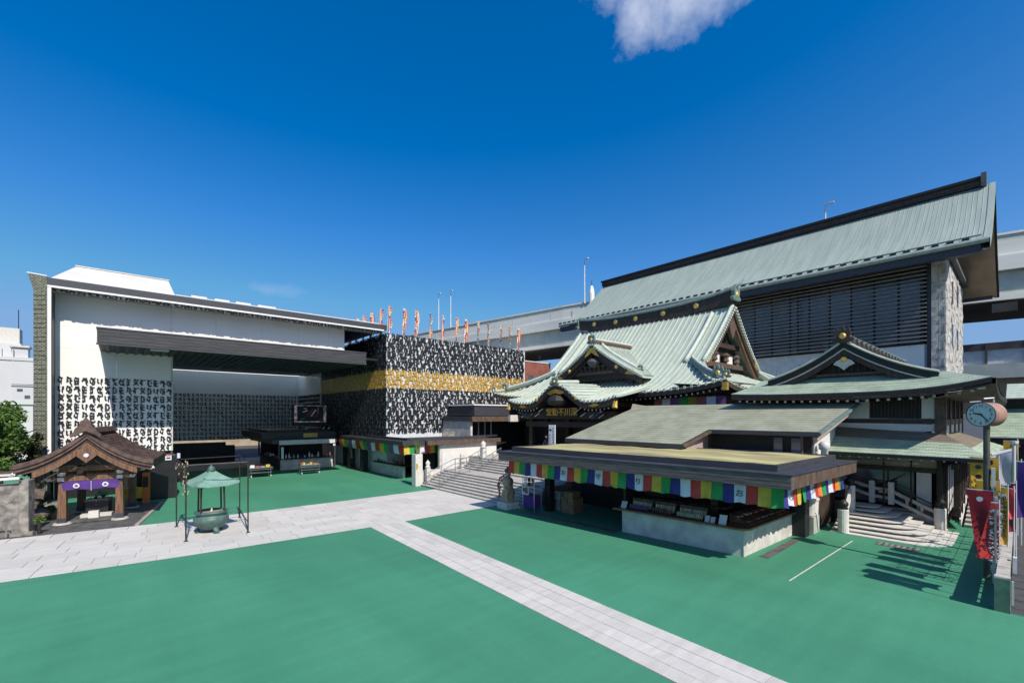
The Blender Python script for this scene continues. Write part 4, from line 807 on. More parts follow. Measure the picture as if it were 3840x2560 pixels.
bx('cloth', 'purple', rk, 15.96, 16.47, .2, 16.44, 17.28, .85); po_ = bx('poster', 'signwhite', rk, 15.92, 16.85, .86, 15.95, 17.35, 1.3); bx('poster_print', 'muterose', po_, 15.905, 16.9, .92, 15.918, 17.1, 1.25); bx('poster_print', 'navy', po_, 15.905, 17.13, 1.0, 15.918, 17.25, 1.2)
for i in range(6): bx('leaflet', ['muterose', 'navy', 'signwhite'][i % 3], rk, 15.97, 16.5+(i % 3)*.27, 1.33+.22*(i//3), 16.0, 16.7+(i % 3)*.27, 1.52+.22*(i//3))
bx('shelf', 'steel', rk, 15.96, 16.47, 1.3, 16.44, 17.28, 1.32)
def cbox(x, y, z, w_, d, h, label, m='carton'):
    o = thing('cardboard_box', label, 'box', (x, y, z), 'cartons at the open end of the stall'); bx('carton', m, o, x, y, z, x+w_, y+d, z+h); bx('tape', 'timbermid', o, x-.003, y+d*.45, z+h*.55, x-.001, y+d*.55, z+h+.002); return o
cbox(17.2, 14.9, .0, .75, .85, .78, 'large brown carton at the bottom of the stall stack'); cbox(17.25, 15.0, .782, .6, .6, .28, 'small brown carton on top of the large carton'); cbox(17.3, 15.9, 0, .6, .7, .55, 'white storage box left of the large carton', 'goods1'); cbox(17.35, 15.95, .552, .5, .6, .35, 'pale carton on top of the white storage box', 'goods1')
wb = thing('water_barrel', 'grey lidded barrel beside the black stall pillar', 'barrel', (22.3, 6.0, 0)); MB().lathe([(.36, .7), (.4, .75), (.42, 1.35), (.45, 1.4), (.45, 1.46), (.1, 1.5)], (22.3, 6.1, 0), 18).build('drum', 'concrete', wb, smooth=False); bx('stand', 'stone', wb, 21.9, 5.75, 0, 22.7, 6.5, .7); MB().tube([(21.95, 5.7, .9), (21.75, 5.6, .85), (21.8, 5.55, .2)], .03, 6).build('tap_pipe', 'silver', wb)
# ================================================================ link roof behind the stall
lk = thing('lean_to_roof', 'long lean-to building with sloping moss-green copper roof behind the stall', 'building', (22, 11, 0))
def lz(x): return 3.66+.323*(x-19.5)
def courses(name, corner, m, parent, n, step=.012, mid=8):
    """roof plane laid in overlapping courses; corner = 4 points: eave a,b then top b,a"""
    a, b, c, d = [Vector(p) for p in corner]; s_ = MB()
    for i in range(n):
        q0 = i/n; q1 = (i+1)/n+.004; p = [a.lerp(d, q0), b.lerp(c, q0), b.lerp(c, q1), a.lerp(d, q1)]
        up = Vector((0, 0, step)); s_.face(p[0]+up, p[1]+up, p[2], p[3]); s_.face(p[0]-up, p[1]-up, p[1]+up, p[0]+up)
    return s_.build(name, m, parent, fix=False)
courses('roof_slope', [(19.5, 10.35, lz(19.5)), (19.5, 17.5, lz(19.5)), (21.5, 17.15, lz(21.5)), (21.5, 9.95, lz(21.5))][1::-1]+[(21.5, 10.0, lz(21.5)), (21.5, 17.2, lz(21.5))], 'coppermoss', lk, 7)
courses('roof_slope', [(21.5, 17.2, lz(21.5)), (21.5, 5.5, lz(21.5)), (25.5, 4.95, lz(25.5)), (25.5, 16.5, lz(25.5))], 'coppermoss', lk, 14)
MB().beam((19.5, 10.3, lz(19.5)-.12), (19.5, 17.5, lz(19.5)-.12), .1, .2).build('eave_gutter', 'charcoal', lk); MB().beam((21.5, 5.45, lz(21.5)-.1), (21.5, 9.9, lz(21.5)-.1), .1, .18).build('eave_gutter', 'charcoal', lk)
MB().beam((19.5, 10.3, lz(19.5)-.09), (21.5, 9.92, lz(21.5)-.09), .14, .12).build('verge_trim', 'timbermid', lk); MB().beam((21.5, 5.45, lz(21.5)-.07), (25.5, 4.9, lz(25.5)-.07), .12, .1).build('verge_trim', 'copperdark', lk); MB().beam((21.55, 5.6, lz(21.5)-.3), (25.3, 5.1, lz(25.3)-.26), .16, .16).build('verge_rafter', 'pinkstone', lk)
bx('lower_wall', 'timberdark', lk, 19.75, 10.6, 0, 19.9, 17.2, 3.5); bx('wall', 'timberdark', lk, 22.2, 5.9, 0, 22.35, 10.2, 4.3); MB().prism([(19.9, 3.35), (22.1, 3.35), (22.1, 4.25), (19.9, 3.6)], 'y', 10.32, 10.4).build('gable_infill', 'pinkstone', lk)
MB().prism([(22.4, 3.2), (25.6, 3.2), (25.6, 5.4), (22.4, 4.4)], 'y', 5.85, 5.95).build('end_infill', 'plaster', lk); bx('end_wall', 'timber', lk, 22.36, 5.86, 0, 25.6, 5.96, 3.19)
for y in (6.3, 7.0): bx('window', 'window', lk, 22.12, y, 3.3, 22.19, y+.35, 4.0)
MB().tube([(21.6, 6.1, 4.1), (21.6, 6.1, 2.8)], .05, 8).build('downpipe', 'timbermid', lk); bx('flat_roof', 'concrete', lk, 19.91, 6.0, 3.1, 22.19, 10.2, 3.2)
vc = thing('vent_cowl', 'grey rounded vent cowl beside the lean-to roof end', 'vent', (22.6, 5.5, 3.2)); MB().lathe([(.12, 0), (.12, .3), (.2, .35), (.22, .55), (.12, .68)], (22.6, 5.55, 3.2), 12).build('cowl', 'silver', vc, smooth=True); MB().tube([(22.6, 5.55, 3.25), (22.2, 5.6, 3.3), (22.0, 5.7, 3.45)], .03, 6).build('pipe', 'silver', vc)
# ================================================================ right-hand hall with front gable
rh = thing('gabled_side_hall', 'two-storey side hall with front-facing gable and shingled green copper roof', 'building', (32, 5.5, 0))
HC = 5.5
def ez(y): u = (HC-y)/4.75; return 6.02+.42*max(0, u)**3+.10*max(0, -u)**3
def gz(u): u = abs(u); return 8.5-1.67*(1.5*u-.5*u*u)    # gable roof line, u=1 at the foot
# front skirt in courses
ys = [.72+i*(10.2-.72)/20 for i in range(21)]
sk = MB(); nC = 7
def skp(y, q):   # q 0 eave .. 1 at gable foot
    x = lerp(24.5, 26.15, q); yy = lerp(y, HC+(y-HC)*(.70 if y < HC else .78), q); return Vector((x, yy, lerp(ez(y), 6.86, q**1.15)))
for i in range(nC):
    a = [skp(y, i/nC)+Vector((0, 0, .014)) for y in ys]; b = [skp(y, (i+1)/nC) for y in ys]; sk.grid([a[::-1], b[::-1]])
    sk.grid([[p-Vector((0, 0, .03)) for p in a][::-1], a[::-1]])
sk.build('front_skirt', 'copperold', rh, fix=False)
# side slopes: ridge to foot to eave
for sg in (-1, 1):
    s2 = MB(); P = []
    for j in range(9): u = j/8; P.append((HC+sg*3.05*u, gz(u)))
    ye = .55 if sg < 0 else 10.3
    for j in range(1, 6): q = j/5; P.append((lerp(HC+sg*3.05, ye, q), lerp(gz(1), 5.92 if sg < 0 else 6.0, q**.8)))
    n8 = 9
    xs = [25.55, 27, 29, 31, 34, 38, 42.2]
    for j in range(len(P)-1):
        xf_ = (25.55 if j < 8 else None)
        r0 = [(x if j < 8 else max(x, 26.15-1.65*(j-8)/5), P[j][0], P[j][1]+(.35*max(0, 1-(x-24.5)/4)*max(0, (j-8)/5) if sg < 0 else 0)) for x in xs]; r1 = [(x if j < 7 else max(x, 26.15-1.65*(j-7)/5) if j >= 8 else x, P[j+1][0], P[j+1][1]+.012+(.35*max(0, 1-(x-24.5)/4)*max(0, (j-7)/5) if sg < 0 else 0)) for x in xs]
        s2.grid([r0, r1] if sg < 0 else [r1, r0])
    s2.build('side_slope', 'copperold', rh, fix=False)
    B = [(HC+sg*3.25*j/8, gz(j/8)) for j in range(9)]
    MB().grid([[(25.5, y, z-.04), (25.5, y, z-.34), (25.75, y, z-.34), (25.75, y, z-.04)] for y, z in B], close=True).build('barge_board', 'timberdark', rh)
    MB().grid([[(25.52, y, z-.35), (25.52, y, z-.41), (25.75, y, z-.41), (25.75, y, z-.35)] for y, z in B], close=True).build('barge_trim', 'newstone', rh)
    MB().grid([[(25.6, y, z-.42), (25.6, y, z-.68), (25.8, y, z-.68), (25.8, y, z-.42)] for y, z in B[:8]], close=True).build('barge_board', 'timber', rh)
    MB().tube([(25.47, y, z) for y, z in B], .055, 6).build('verge_roll', 'coppercap', rh)
    vt2 = MB().box(-.02, -.09, -.02, .5, .09, .045).mesh('verge_tile', 'coppercap')
    for i in range(17): u = (i+.5)/17; inst('verge_tile', vt2, (25.5, HC+sg*3.1*u, gz(u)+.03), rh, rot=(sg*-.5, 0, 0))
MB().prism([(HC-2.6, 6.85), (HC, 8.0), (HC+2.6, 6.85)], 'x', 26.1, 26.16).build('gable_face', 'timberdark', rh); bx('gable_beam', 'timbermid', rh, 25.95, HC-2.5, 6.88, 26.09, HC+2.5, 7.0)
for i in range(17): MB().beam((26.06, HC-1.9+i*.24, 7.01), (26.06, HC-1.9+i*.24, 7.0+max(.05, .85*(1-abs(i-8)/9.5))), .05, .05).build('lattice_bar', 'timber', rh)
MB().prism([(HC-.3, 7.55), (HC-.42, 7.4), (HC-.2, 7.3), (HC, 7.12), (HC+.2, 7.3), (HC+.42, 7.4), (HC+.3, 7.55), (HC, 7.72)], 'x', 25.56, 25.62).build('gable_pendant', 'newstone', rh); gold(rh, 25.55, HC, 7.62, .14)
MB().tube([(25.4, HC, 8.5), (42, HC, 8.55)], .2, 7).build('ridge', 'timber', rh); MB().tube([(25.5, HC, 8.74), (42, HC, 8.8)], .12, 7).build('ridge_cap', 'copperdark', rh)
onigawara(25.4, HC, 8.4, .72, 'x', rh, 'timber')
for i in range(16): MB().box(26+i*1.0, HC-.26, 8.55, 26.5+i*1.0, HC+.26, 8.72).build('ridge_block', 'darkstone', rh)
# eave boards and white rafter ends
MB().grid([[(24.48, y, ez(y)-.02), (24.48, y, ez(y)-.2), (24.75, y, ez(y)-.2), (24.75, y, ez(y)-.02)] for y in ys], close=True).build('eave_board', 'timberdark', rh); MB().grid([[(24.6, y, ez(y)-.21), (24.6, y, ez(y)-.29), (24.9, y, ez(y)-.29), (24.9, y, ez(y)-.21)] for y in ys], close=True).build('eave_trim', 'timbermid', rh)
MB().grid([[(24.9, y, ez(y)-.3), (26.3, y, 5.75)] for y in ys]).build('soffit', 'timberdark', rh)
mR = MB().box(-.012, -.05, -.045, 0, .05, .045).mesh('rafter_end', 'plaster'); bR = MB().box(0, -.05, -.045, 1.2, .05, .045).mesh('rafter', 'timber')
for i in range(25): y = 1.25+i*.36; q = inst('rafter', bR, (24.85, y, ez(y)-.37), rh); inst('rafter_end', mR, (24.847, y, ez(y)-.37), q)
MB().box(24.75, .9, 6.0, 24.95, 1.12, 6.2).build('corner_rafter_end', 'plaster', rh)
def sz(x): return 5.9+.52*max(0, 1-(x-24.5)/4.5)**2
xs = [24.5+i*.8 for i in range(16)]
MB().grid([[(x, .62-.03*(x-24.5)*.3, sz(x)-.02), (x, .62-.03*(x-24.5)*.3, sz(x)-.24), (x, .9, sz(x)-.24), (x, .9, sz(x)-.02)] for x in xs], close=True).build('side_eave_board', 'timberdark', rh); MB().grid([[(x, .8, sz(x)-.25), (x, 2.3, 5.7)] for x in xs]).build('side_soffit', 'timber', rh)
# upper wall
WX = 26.2
for a, b in ((2.45, 2.86), (4.66, 5.3)): bx('wall_panel', 'plaster', rh, WX, a, 4.85, WX+.1, b, 5.85)
bx('lattice_window', 'timberdark', rh, WX+.04, 2.86, 4.85, WX+.1, 4.66, 5.85)
for i in range(14): bx('lattice_bar', 'timber', rh, WX-.01, 2.9+i*.13, 4.86, WX+.035, 2.94+i*.13, 5.84)
bx('wall_beam', 'timber', rh, WX-.04, 2.44, 4.62, WX+.1, 6.2, 4.84); bx('wall_panel', 'plaster', rh, WX, 2.45, 4.3, WX+.1, 5.9, 4.6); bx('upper_wall', 'plaster', rh, WX, 5.3, 4.85, WX+.1, 10, 5.9)
bx('corner_column', 'timbermid', rh, WX-.1, 2.08, 3.95, WX+.22, 2.43, 5.9); bx('lower_column', 'timber', rh, 27.0, 2.12, 0, 27.34, 2.46, 3.4)
for i in range(4):
    x = 27.0+i*2.1; bx('side_window', 'window', rh, x, 2.15, 4.85, x+.95, 2.2, 5.75); bx('side_column', 'timbermid', rh, x+1.0, 2.08, 3.9, x+1.25, 2.3, 5.9); bx('side_panel', 'plaster', rh, x-.85, 2.13, 4.0, x+.99, 2.2, 4.55); bx('side_rail', 'timbermid', rh, x-.85, 2.1, 4.56, x+.99, 2.2, 4.82); bx('side_wall_panel', 'timber', rh, x-.85, 2.16, 4.83, x-.01, 2.2, 5.8)
for i in range(2): MB().prism([(26.75+i*2, 4.8), (27.15+i*2, 4.8), (27.2+i*2, 5.75), (26.75+i*2, 5.75)], 'y', 2.0, 2.04).build('bamboo_blind', 'timberdark', rh)
# lower pent roof
courses('pent_roof', [(24.5, 6.0, 3.36), (24.5, .72, 3.34), (25.5, 1.59, 3.858), (25.5, 5.97, 4.001)], 'copperold', rh, 5); courses('pent_roof_upper', [(25.5, 5.97, 4.0), (25.5, 1.59, 3.858), (26.2, 2.2, 4.22), (26.2, 5.95, 4.45)], 'copperbrown', rh, 4); courses('pent_roof_side', [(24.5, .72, 3.34), (31.5, .45, 3.5), (31.5, 1.15, 3.78), (25.18, 1.31, 3.69)], 'copperold', rh, 4); courses('pent_roof_side_upper', [(25.18, 1.31, 3.69), (31.5, 1.15, 3.78), (31.5, 2.2, 4.2), (26.2, 2.2, 4.22)], 'copperbrown', rh, 5)
MB().beam((24.48, 6.0, 3.28), (24.48, .70, 3.26), .08, .12).build('pent_gutter', 'black', rh); MB().beam((24.5, .70, 3.26), (31.5, .43, 3.42), .08, .12).build('pent_gutter', 'black', rh); MB().grid([[(24.55, 6, 3.2), (26.3, 6, 3.5)], [(24.55, .75, 3.2), (26.3, 2.2, 3.5)]]).build('pent_soffit', 'timber', rh)
for i in range(15): y = 1.0+i*.34; inst('rafter_end', mR, (24.62, y, 3.16), rh, (1, .6, .6))
MB().beam((24.6, 5.98, 3.5), (26.1, 5.95, 4.5), .06, .35).build('pent_verge', 'plaster', rh)
# ground floor front
GX = 27.0
bx('shop_glass', 'window', rh, GX+.1, 3.2, .9, GX+.14, 6.4, 2.75); bx('inner_wall', 'timberdark', rh, GX+1.2, 2.4, 0, GX+1.4, 8, 3.3); bx('white_door', 'silver', rh, GX, 2.62, .75, GX+.06, 3.12, 2.42); bx('door_header', 'timber', rh, GX-.04, 2.45, 2.43, GX+.1, 6.4, 2.62); bx('transom', 'coppermoss', rh, GX+.02, 2.45, 2.63, GX+.08, 6.4, 3.2); bx('plinth_wall', 'pinkstone', rh, GX, 2.45, 0, GX+.12, 6.4, .74); bx('vent_box', 'black', rh, 26.93, 2.18, 2.6, 26.995, 2.4, 2.95)
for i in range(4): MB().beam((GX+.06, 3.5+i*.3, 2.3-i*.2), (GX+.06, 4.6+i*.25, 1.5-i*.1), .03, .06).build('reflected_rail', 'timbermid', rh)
for i in range(6):
    x = 27.2+i*1.15; bx('side_post', 'timber', rh, x, 1.72, .6, x+.22, 1.94, 3.3); bx('side_door', 'silver' if i % 2 else 'plaster', rh, x+.3, 2.16, .6, x+1.05, 2.22, 2.7)
bx('side_lintel', 'timber', rh, 26.2, 1.75, 2.72, 34, 1.95, 2.95); bx('side_wall', 'timberdark', rh, 26.45, 2.23, 0, 36, 2.35, 3.8)
for i in range(2): MB().tube([(26.6, 3.25+i*.95, .9), (26.6, 3.25+i*.95, 3.0)], .035, 8).build('awning_post', 'darksteel', rh)
MB().tube([(26.6, 3.0, 2.86), (26.6, 5.4, 2.92)], .03, 6).build('awning_rail', 'steel', rh)
# ================================================================ quarter-round stone stairs of the side hall
qs = thing('rounded_stairs', 'pale granite steps with a rounded corner leading to the side hall', 'stairs', (25, 3.5, 0))
CX_, CY_ = 26.7, 5.45
def ring(r):       # rounded-corner outline at distance r from the inner corner
    k = .34*r; return [(CX_-r, CY_)]+[(CX_-r+k-k*math.cos(R(90*a/8)), CY_-r+k-k*math.sin(R(90*a/8))) for a in range(9)]+[(CX_, CY_-r)]
for i in range(8):
    r_ = 3.72-i*.37; MB().prism(ring(r_)+[(CX_, CY_)], 'z', 0 if i == 0 else .12*i-.05, .03 if i == 0 else .12*i).build('step', 'newstone', qs)
    if i: MB().prism(ring(r_+.03)+ring(r_-.02)[::-1], 'z', .12*i-.03, .12*i+.004).build('nosing', 'newstone', qs)
def cyl_newel(x, y, h, r_, label):
    t = thing('stone_newel', label, 'post', (x, y, 0)); MB().lathe([(r_, 0), (r_, h-.03), (r_*.93, h)], (x, y, .03), 18).build('shaft', 'newstone', t, smooth=False)
    MB().lathe([(r_*.8, 0), (r_*.95, .04), (r_*.7, .1), (r_*.9, .16), (r_*.95, .26), (r_*.5, .36), (.02, .42)], (x, y, .03+h), 14).build('finial', 'black', t, smooth=True)
cyl_newel(23.15, 5.0, .98, .2, 'round stone newel with black onion finial beside the stall pillar'); cyl_newel(26.5, 2.3, .98, .2, 'round stone newel with black onion finial by the side hall column'); cyl_newel(25.3, 5.2, 1.75, .19, 'tall stone newel with black finial up the rounded stairs')
bl = thing('stone_balustrade', 'grey stone balustrade with dark handrail climbing behind the rounded stairs', 'balustrade', (26.7, 5, 0))
BP = [(2.5, .25), (4.0, 1.0), (4.7, 1.05), (8.2, 2.2)]
for dz, w_, m in ((.55, .16, 'stone'), (.18, .2, 'stone')):
    for (a, za), (b, zb) in zip(BP, BP[1:]): MB().beam((26.75, a, za+dz), (26.75, b+.02, zb+dz), w_, .13).build('stone_rail', m, bl)
MB().tube([(26.7, 2.5, 1.08), (26.7, 4.0, 1.85), (26.7, 4.7, 1.9), (26.7, 8.2, 3.05)], .03, 7).build('handrail', 'darksteel', bl)
for y in (3.95, 4.65): bx('square_post', 'newstone', bl, 26.62, y-.1, .9, 26.88, y+.1, 1.92)
for y in (2.9, 3.4, 5.4, 6.2, 7.0): z = pl(BP, y); bx('baluster', 'stone', bl, 26.7, y-.05, z+.2, 26.8, y+.05, z+.55)
bx('infill', 'stone', bl, 26.78, 2.5, 0, 26.84, 4.7, .6)
fl = thing('stair_flank', 'sloping stone flank with dark rail between the two left newels', 'balustrade', (24.2, 5.1, 0)); MB().beam((23.2, 5.02, .62), (25.2, 5.18, 1.5), .16, .34).build('sloping_stone', 'newstone', fl); MB().tube([(23.2, 5.02, 1.05), (25.2, 5.18, 1.9)], .035, 7).build('handrail', 'darksteel', fl)
MB().tube([(24.55, 4.2, .62), (25.15, 3.9, .9)], .02, 6)
ws = thing('side_steps', 'straight pale steps with dark risers at the side hall porch', 'stairs', (30, 1.3, 0))
for i in range(7): bx('step', 'stone', ws, 28.4+i*.45, .62, 0, 28.4+i*.45+.45, 1.68, .13*(i+1)); bx('nosing', 'newstone', ws, 28.36+i*.45, .62, .13*(i+1)-.03, 28.4+i*.45, 1.68, .13*(i+1)+.004)
bx('landing', 'stone', ws, 31.55, .62, 0, 36, 1.68, .92); MB().beam((27.0, 1.75, .95), (31.6, 1.75, 1.95), .06, .1).build('rail', 'timber', ws); MB().beam((27.6, 1.76, .3), (31.6, 1.76, 1.2), .05, .35).build('lattice_panel', 'plaster', ws)
# ================================================================ large hall with long green roof
bgh = thing('long_roof_hall', 'large modern hall with one long green copper roof and louvred windows', 'building', (56, 22, 0))
V0, V1 = 1.5, 42.4
def bz(q): return 17.45+7.35*(q-.10*math.sin(math.pi*q))
QS = [i/10 for i in range(11)]
for sg in (-1, 1):
    rows = [[(56+sg*10*(1-q), lerp(V0, V1, v/6), bz(q)) for v in range(7)] for q in QS]; rows = rows if sg < 0 else [r[::-1] for r in rows]
    MB().slab([r[::-1] for r in rows], .12).build('roof_slope', 'copperbig', bgh); 
    so2 = [[(56+sg*9.6*(1-q), lerp(V0+.1, V1-.1, v), bz(q)-.55) for v in (0, 1)] for q in QS]
    MB().slab(so2, .15).build('roof_soffit', 'beige', bgh)
    MB().grid([[(56+sg*10*(1-q), V0-.06, bz(q)+.06), (56+sg*10*(1-q), V0-.06, bz(q)-.7), (56+sg*10*(1-q), V0+.3, bz(q)-.7), (56+sg*10*(1-q), V0+.3, bz(q)+.06)] for q in QS], close=True).build('verge_board', 'copperbig' if sg < 0 else 'timberdark', bgh)
    bx('eave_band', 'charcoal', bgh, 56+sg*9.9, V0+.4, 16.65, 56+sg*9.3, V1, 17.2)
seam = MB()
for i in range(135):
    y = V0+.3+i*.302; pts = [(56-10*(1-q), y, bz(q)+.015) for q in QS]; seam.grid([[(p[0], p[1]-.025, p[2]), (p[0], p[1], p[2]+.020), (p[0], p[1]+.025, p[2])] for p in pts][::-1])
seam.build('standing_seams', 'copperbig', bgh, kind='stuff', fix=False)
MB().tube([(46.0, V0, 17.4), (46.0, V1, 17.4)], .2, 8).build('eave_roll', 'copperbig', bgh)
sgm = MB().box(-.16, -.2, -.02, .1, .2, .14).mesh('snow_guard', 'black')
for i in range(50): inst('snow_guard', sgm, (46.75, V0+1.2+i*.82, bz(.075)+.02), bgh, rot=(0, R(-32), 0))
for i in range(4): MB().tube([(47.2, 1.9+i*4.2, bz(.115)+.12), (47.2, 6+i*4.2, bz(.115)+.12)], .05, 6).build('snow_rail', 'copperdark', bgh)
bx('ridge', 'timber', bgh, 55.55, 2.3, 24.7, 56.45, V1, 25.25); bx('ridge_cap', 'timberdark', bgh, 55.4, 2.2, 25.252, 56.6, V1+.1, 25.48); bx('ridge_end', 'darkstone', bgh, 55.35, 1.95, 24.6, 56.65, 2.28, 25.7); bx('ridge_band', 'timbermid', bgh, 55.5, 2.35, 24.95, 55.548, V1, 25.01)
# stone end wall in blocks
bx('stone_core', 'concrete', bgh, 48.6, 4.0, 0, 64, 4.7, 17.5)
bm_ = [MB().hexa([(0, -.04, 0), (1, 0, 0), (1, .1, 0), (0, .1, 0), (0, -.02, 1), (1, -.05, 1), (1, .1, 1), (0, .1, 1)]).mesh('stone_block', 'graniterough'), MB().hexa([(0, 0, 0), (1, -.05, 0), (1, .1, 0), (0, .1, 0), (0, -.05, 1), (1, -.01, 1), (1, .1, 1), (0, .1, 1)]).mesh('stone_block', 'graniterough')]
for r in range(16):
    z = 6.8+r*.67
    for c in range(13):
        x = 48.6+c*1.19-(.5 if r % 2 else 0)
        if x < 48.5: x = 48.5
        inst('stone_block', random.choice(bm_), (x, 3.93-rnd(0, .05), z), bgh, (min(1.16, 63.95-x), 1, .645))
    for c in range(2): inst('stone_block', random.choice(bm_), (48.56, 4.72-c*.42, z), bgh, (.4, 1, .645), (0, 0, R(-90)))
for x, z in ((52.7, 14.4), (57.4, 14.9), (52.7, 10.8), (57.4, 10.9)): bx('slit_window', 'window', bgh, x, 3.80, z, x+.5, 3.87, z+1.85)
MB().beam((48.3, 3.75, 17.75), (64, 3.75, 17.9), .5, .3).build('wall_head', 'darkstone', bgh)
MB().prism([(48.8, 17.6), (63.6, 17.6), (56, 23.9)], 'y', 4.2, 4.35).build('gable_infill', 'timberdark', bgh)
bx('dark_return', 'charcoal', bgh, 48.7, 4.72, 0, 48.9, 5.0, 17.5)
bx('upper_wall', 'timberdark', bgh, 49.3, 5.0, 10.8, 49.5, 40, 17.3); bx('lower_wall', 'silver', bgh, 48.9, 5.01, 0, 49.2, 40, 10.75)
for i in range(14):
    for j in range(3):
        y0 = 5.2+i*1.62; bx('window', 'windowlit' if (i, j) in ((8, 2), (12, 2), (13, 2), (13, 1), (6, 2), (3, 0)) else 'window', bgh, 49.22, y0+.05, 10.95+j*1.95, 49.28, y0+1.55, 12.75+j*1.95)
for i in range(15): bx('mullion', 'black', bgh, 49.1, 5.1+i*1.62, 10.9, 49.2, 5.2+i*1.62, 17)
for i in range(19): MB().box(48.35, 5.0, 10.95+i*.33, 48.62, 30, 11.03+i*.33).build('louvre', 'louvre', bgh)
for y in (5.25, 14, 22.5): MB().box(48.63, y, 10.8, 48.75, y+.15, 17).build('louvre_post', 'timberdark', bgh)
for i in range(10):
    for j in range(2): bx('cladding_panel', 'silver', bgh, 48.84, 8.2+i*1.3, 7.6+j*1.05, 48.898, 9.48+i*1.3, 8.63+j*1.05)
bx('vent_slot', 'black', bgh, 48.8, 10.6, 9.35, 48.835, 14, 9.75); bx('white_panel', 'white', bgh, 48.75, 5.15, 8.0, 48.83, 8.1, 10.7)
# ================================================================ elevated expressway, lamps and far buildings
def vx(y): return 82-.226*y if y < 58 else 68.9-.15*(y-58)      # the carriageway bends away to the left
VT = 27.4
vd = thing('expressway', 'pale grey elevated expressway passing behind the long-roofed hall', 'viaduct', (75, 40, 0))
VY = [-70+i*11 for i in range(24)]
def strip(name, m, x0, x1, a, b): MB().grid([[(vx(y)+x0, y, VT+a), (vx(y)+x0, y, VT+b), (vx(y)+x1, y, VT+b), (vx(y)+x1, y, VT+a)] for y in VY], close=True).build(name, m, vd)
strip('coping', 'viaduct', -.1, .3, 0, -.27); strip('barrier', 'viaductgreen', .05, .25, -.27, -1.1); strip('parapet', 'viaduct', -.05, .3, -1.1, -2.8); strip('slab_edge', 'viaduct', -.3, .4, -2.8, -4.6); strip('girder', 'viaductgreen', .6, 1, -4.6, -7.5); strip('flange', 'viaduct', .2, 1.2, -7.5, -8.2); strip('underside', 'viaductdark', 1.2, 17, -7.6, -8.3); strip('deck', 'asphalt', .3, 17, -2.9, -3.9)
for i in range(44): y = -60+i*5.2; MB().box(vx(y)-.09, y, VT-4.5, vx(y)-.04, y+.1, VT-1.1).build('panel_joint', 'viaductgreen', vd)
for y in (-25, 50, 112): bx('pier', 'viaduct', vd, vx(y)+6, y, 0, vx(y)+10, y+4, VT-8.4)
bx('drain_bracket', 'viaductdark', vd, 81.0, .3, 17.6, 83, 2.4, 18.7)
v2 = thing('lower_expressway', 'lower dark grey expressway deck right of the stone end wall', 'viaduct', (86, -10, 0))
for nm, m, a, b, x in (('coping', 'viaductdark', 14.05, 13.2, 81.9), ('barrier', 'silver', 13.2, 11.4, 82.1), ('slab_edge', 'viaductgreen', 11.4, 9.6, 81.7), ('girder', 'beige', 9.6, 5.2, 82.6)): bx(nm, m, v2, x, -60, b, 96, 32, a-.004)
for i in range(24): bx('post', 'viaductdark', v2, 81.85, -50+i*3.3, 11.4, 82.08, -49.8+i*3.3, 14)
for i in range(2): MB().tube([(81.5, -.3-i*5, 7.9), (80.9, .9-i*5, 8.0)], [.25, .42], 10).build('floodlight', 'black', v2)
def lamp(px, py, label):
    d = raydir(px, py); lo, hi = 20., 300.
    for _ in range(50):
        m = (lo+hi)/2
        if d[0]*m < vx(d[1]*m): lo = m
        else: hi = m
    x, y, zt = d[0]*lo, d[1]*lo, 5+d[2]*lo; t = thing('highway_lamp', label, 'lamp post', (x, y, VT), 'lamp posts along the expressway')
    MB().tube([(x, y, VT-.3), (x, y, zt)], [.16, .09], 8).build('pole', 'silver', t); MB().tube([(x, y, zt), (x-.2, y-.5, zt+.1)], .09, 6).build('arm', 'silver', t); MB().box(x-.35, y-1.1, zt-.02, x-.05, y-.45, zt+.2).build('lamp_head', 'silver', t)
lamp(1645, 1104, 'grey lamp post left of the taller one above the prayer flags'); lamp(1690, 1094, 'lamp post with bent head above the prayer flags'); lamp(2192, 975, 'lone lamp post left of the long green roof'); lamp(3095, 770, 'lamp post rising behind the long roof ridge')
vs_ = thing('radio_mast', 'stubby white antenna housing behind the left roof verge', 'antenna', (69.5, 56, 25.5)); MB().lathe([(.5, 0), (.55, 2.6), (.35, 3.6), (.1, 4.0)], (69.6, 55.6, VT-1), 10).build('housing', 'white', vs_); MB().tube([(69.6, 55.6, VT+3), (69.6, 55.6, VT+4)], .06, 6).build('rod', 'darksteel', vs_)
rb = thing('red_brick_building', 'flat red brick building between the dark hall and the temple', 'building', (66, 72, 0))
bx('wall', 'brickred', rb, 55, 66.5, 0, 69.3, 82, 15.9); bx('coping', 'newstone', rb, 54.9, 66.4, 15.902, 69.4, 82, 16.1)
for i in range(3): f = bx('window', 'farglass', rb, 66.0-i*3.1, 66.44, 11.2, 67.6-i*3.1, 66.49, 13.2); bx('frame', 'darksteel', f, 66.75-i*3.1, 66.40, 11.2, 66.85-i*3.1, 66.438, 13.2)
an = thing('roof_aerial', 'thin television aerial on the red brick roof', 'antenna', (67.6, 68, 16.1)); MB().tube([(67.6, 68, 16.1), (67.6, 68, 17.8)], .04, 5).build('mast', 'darksteel', an)
for i in range(4): MB().tube([(67.0, 68, 17.0+i*.22), (68.2, 68, 17.0+i*.22)], .025, 4).build('rod', 'darksteel', an)
def farbox(name, label, x0, y0, x1, y1, h, m='farwhite'):
    t = thing(name, label, 'building', ((x0+x1)/2, (y0+y1)/2, 0)); bx('wall', m, t, x0, y0, 0, x1, y1, h); bx('parapet', m, t, x0-.15, y0-.15, h+.002, x1+.15, y1, h+.5); return t
fb_ = farbox('office_block', 'white tower block with recessed panels at the far left', -32, 103, -9.7, 120, 13.5)
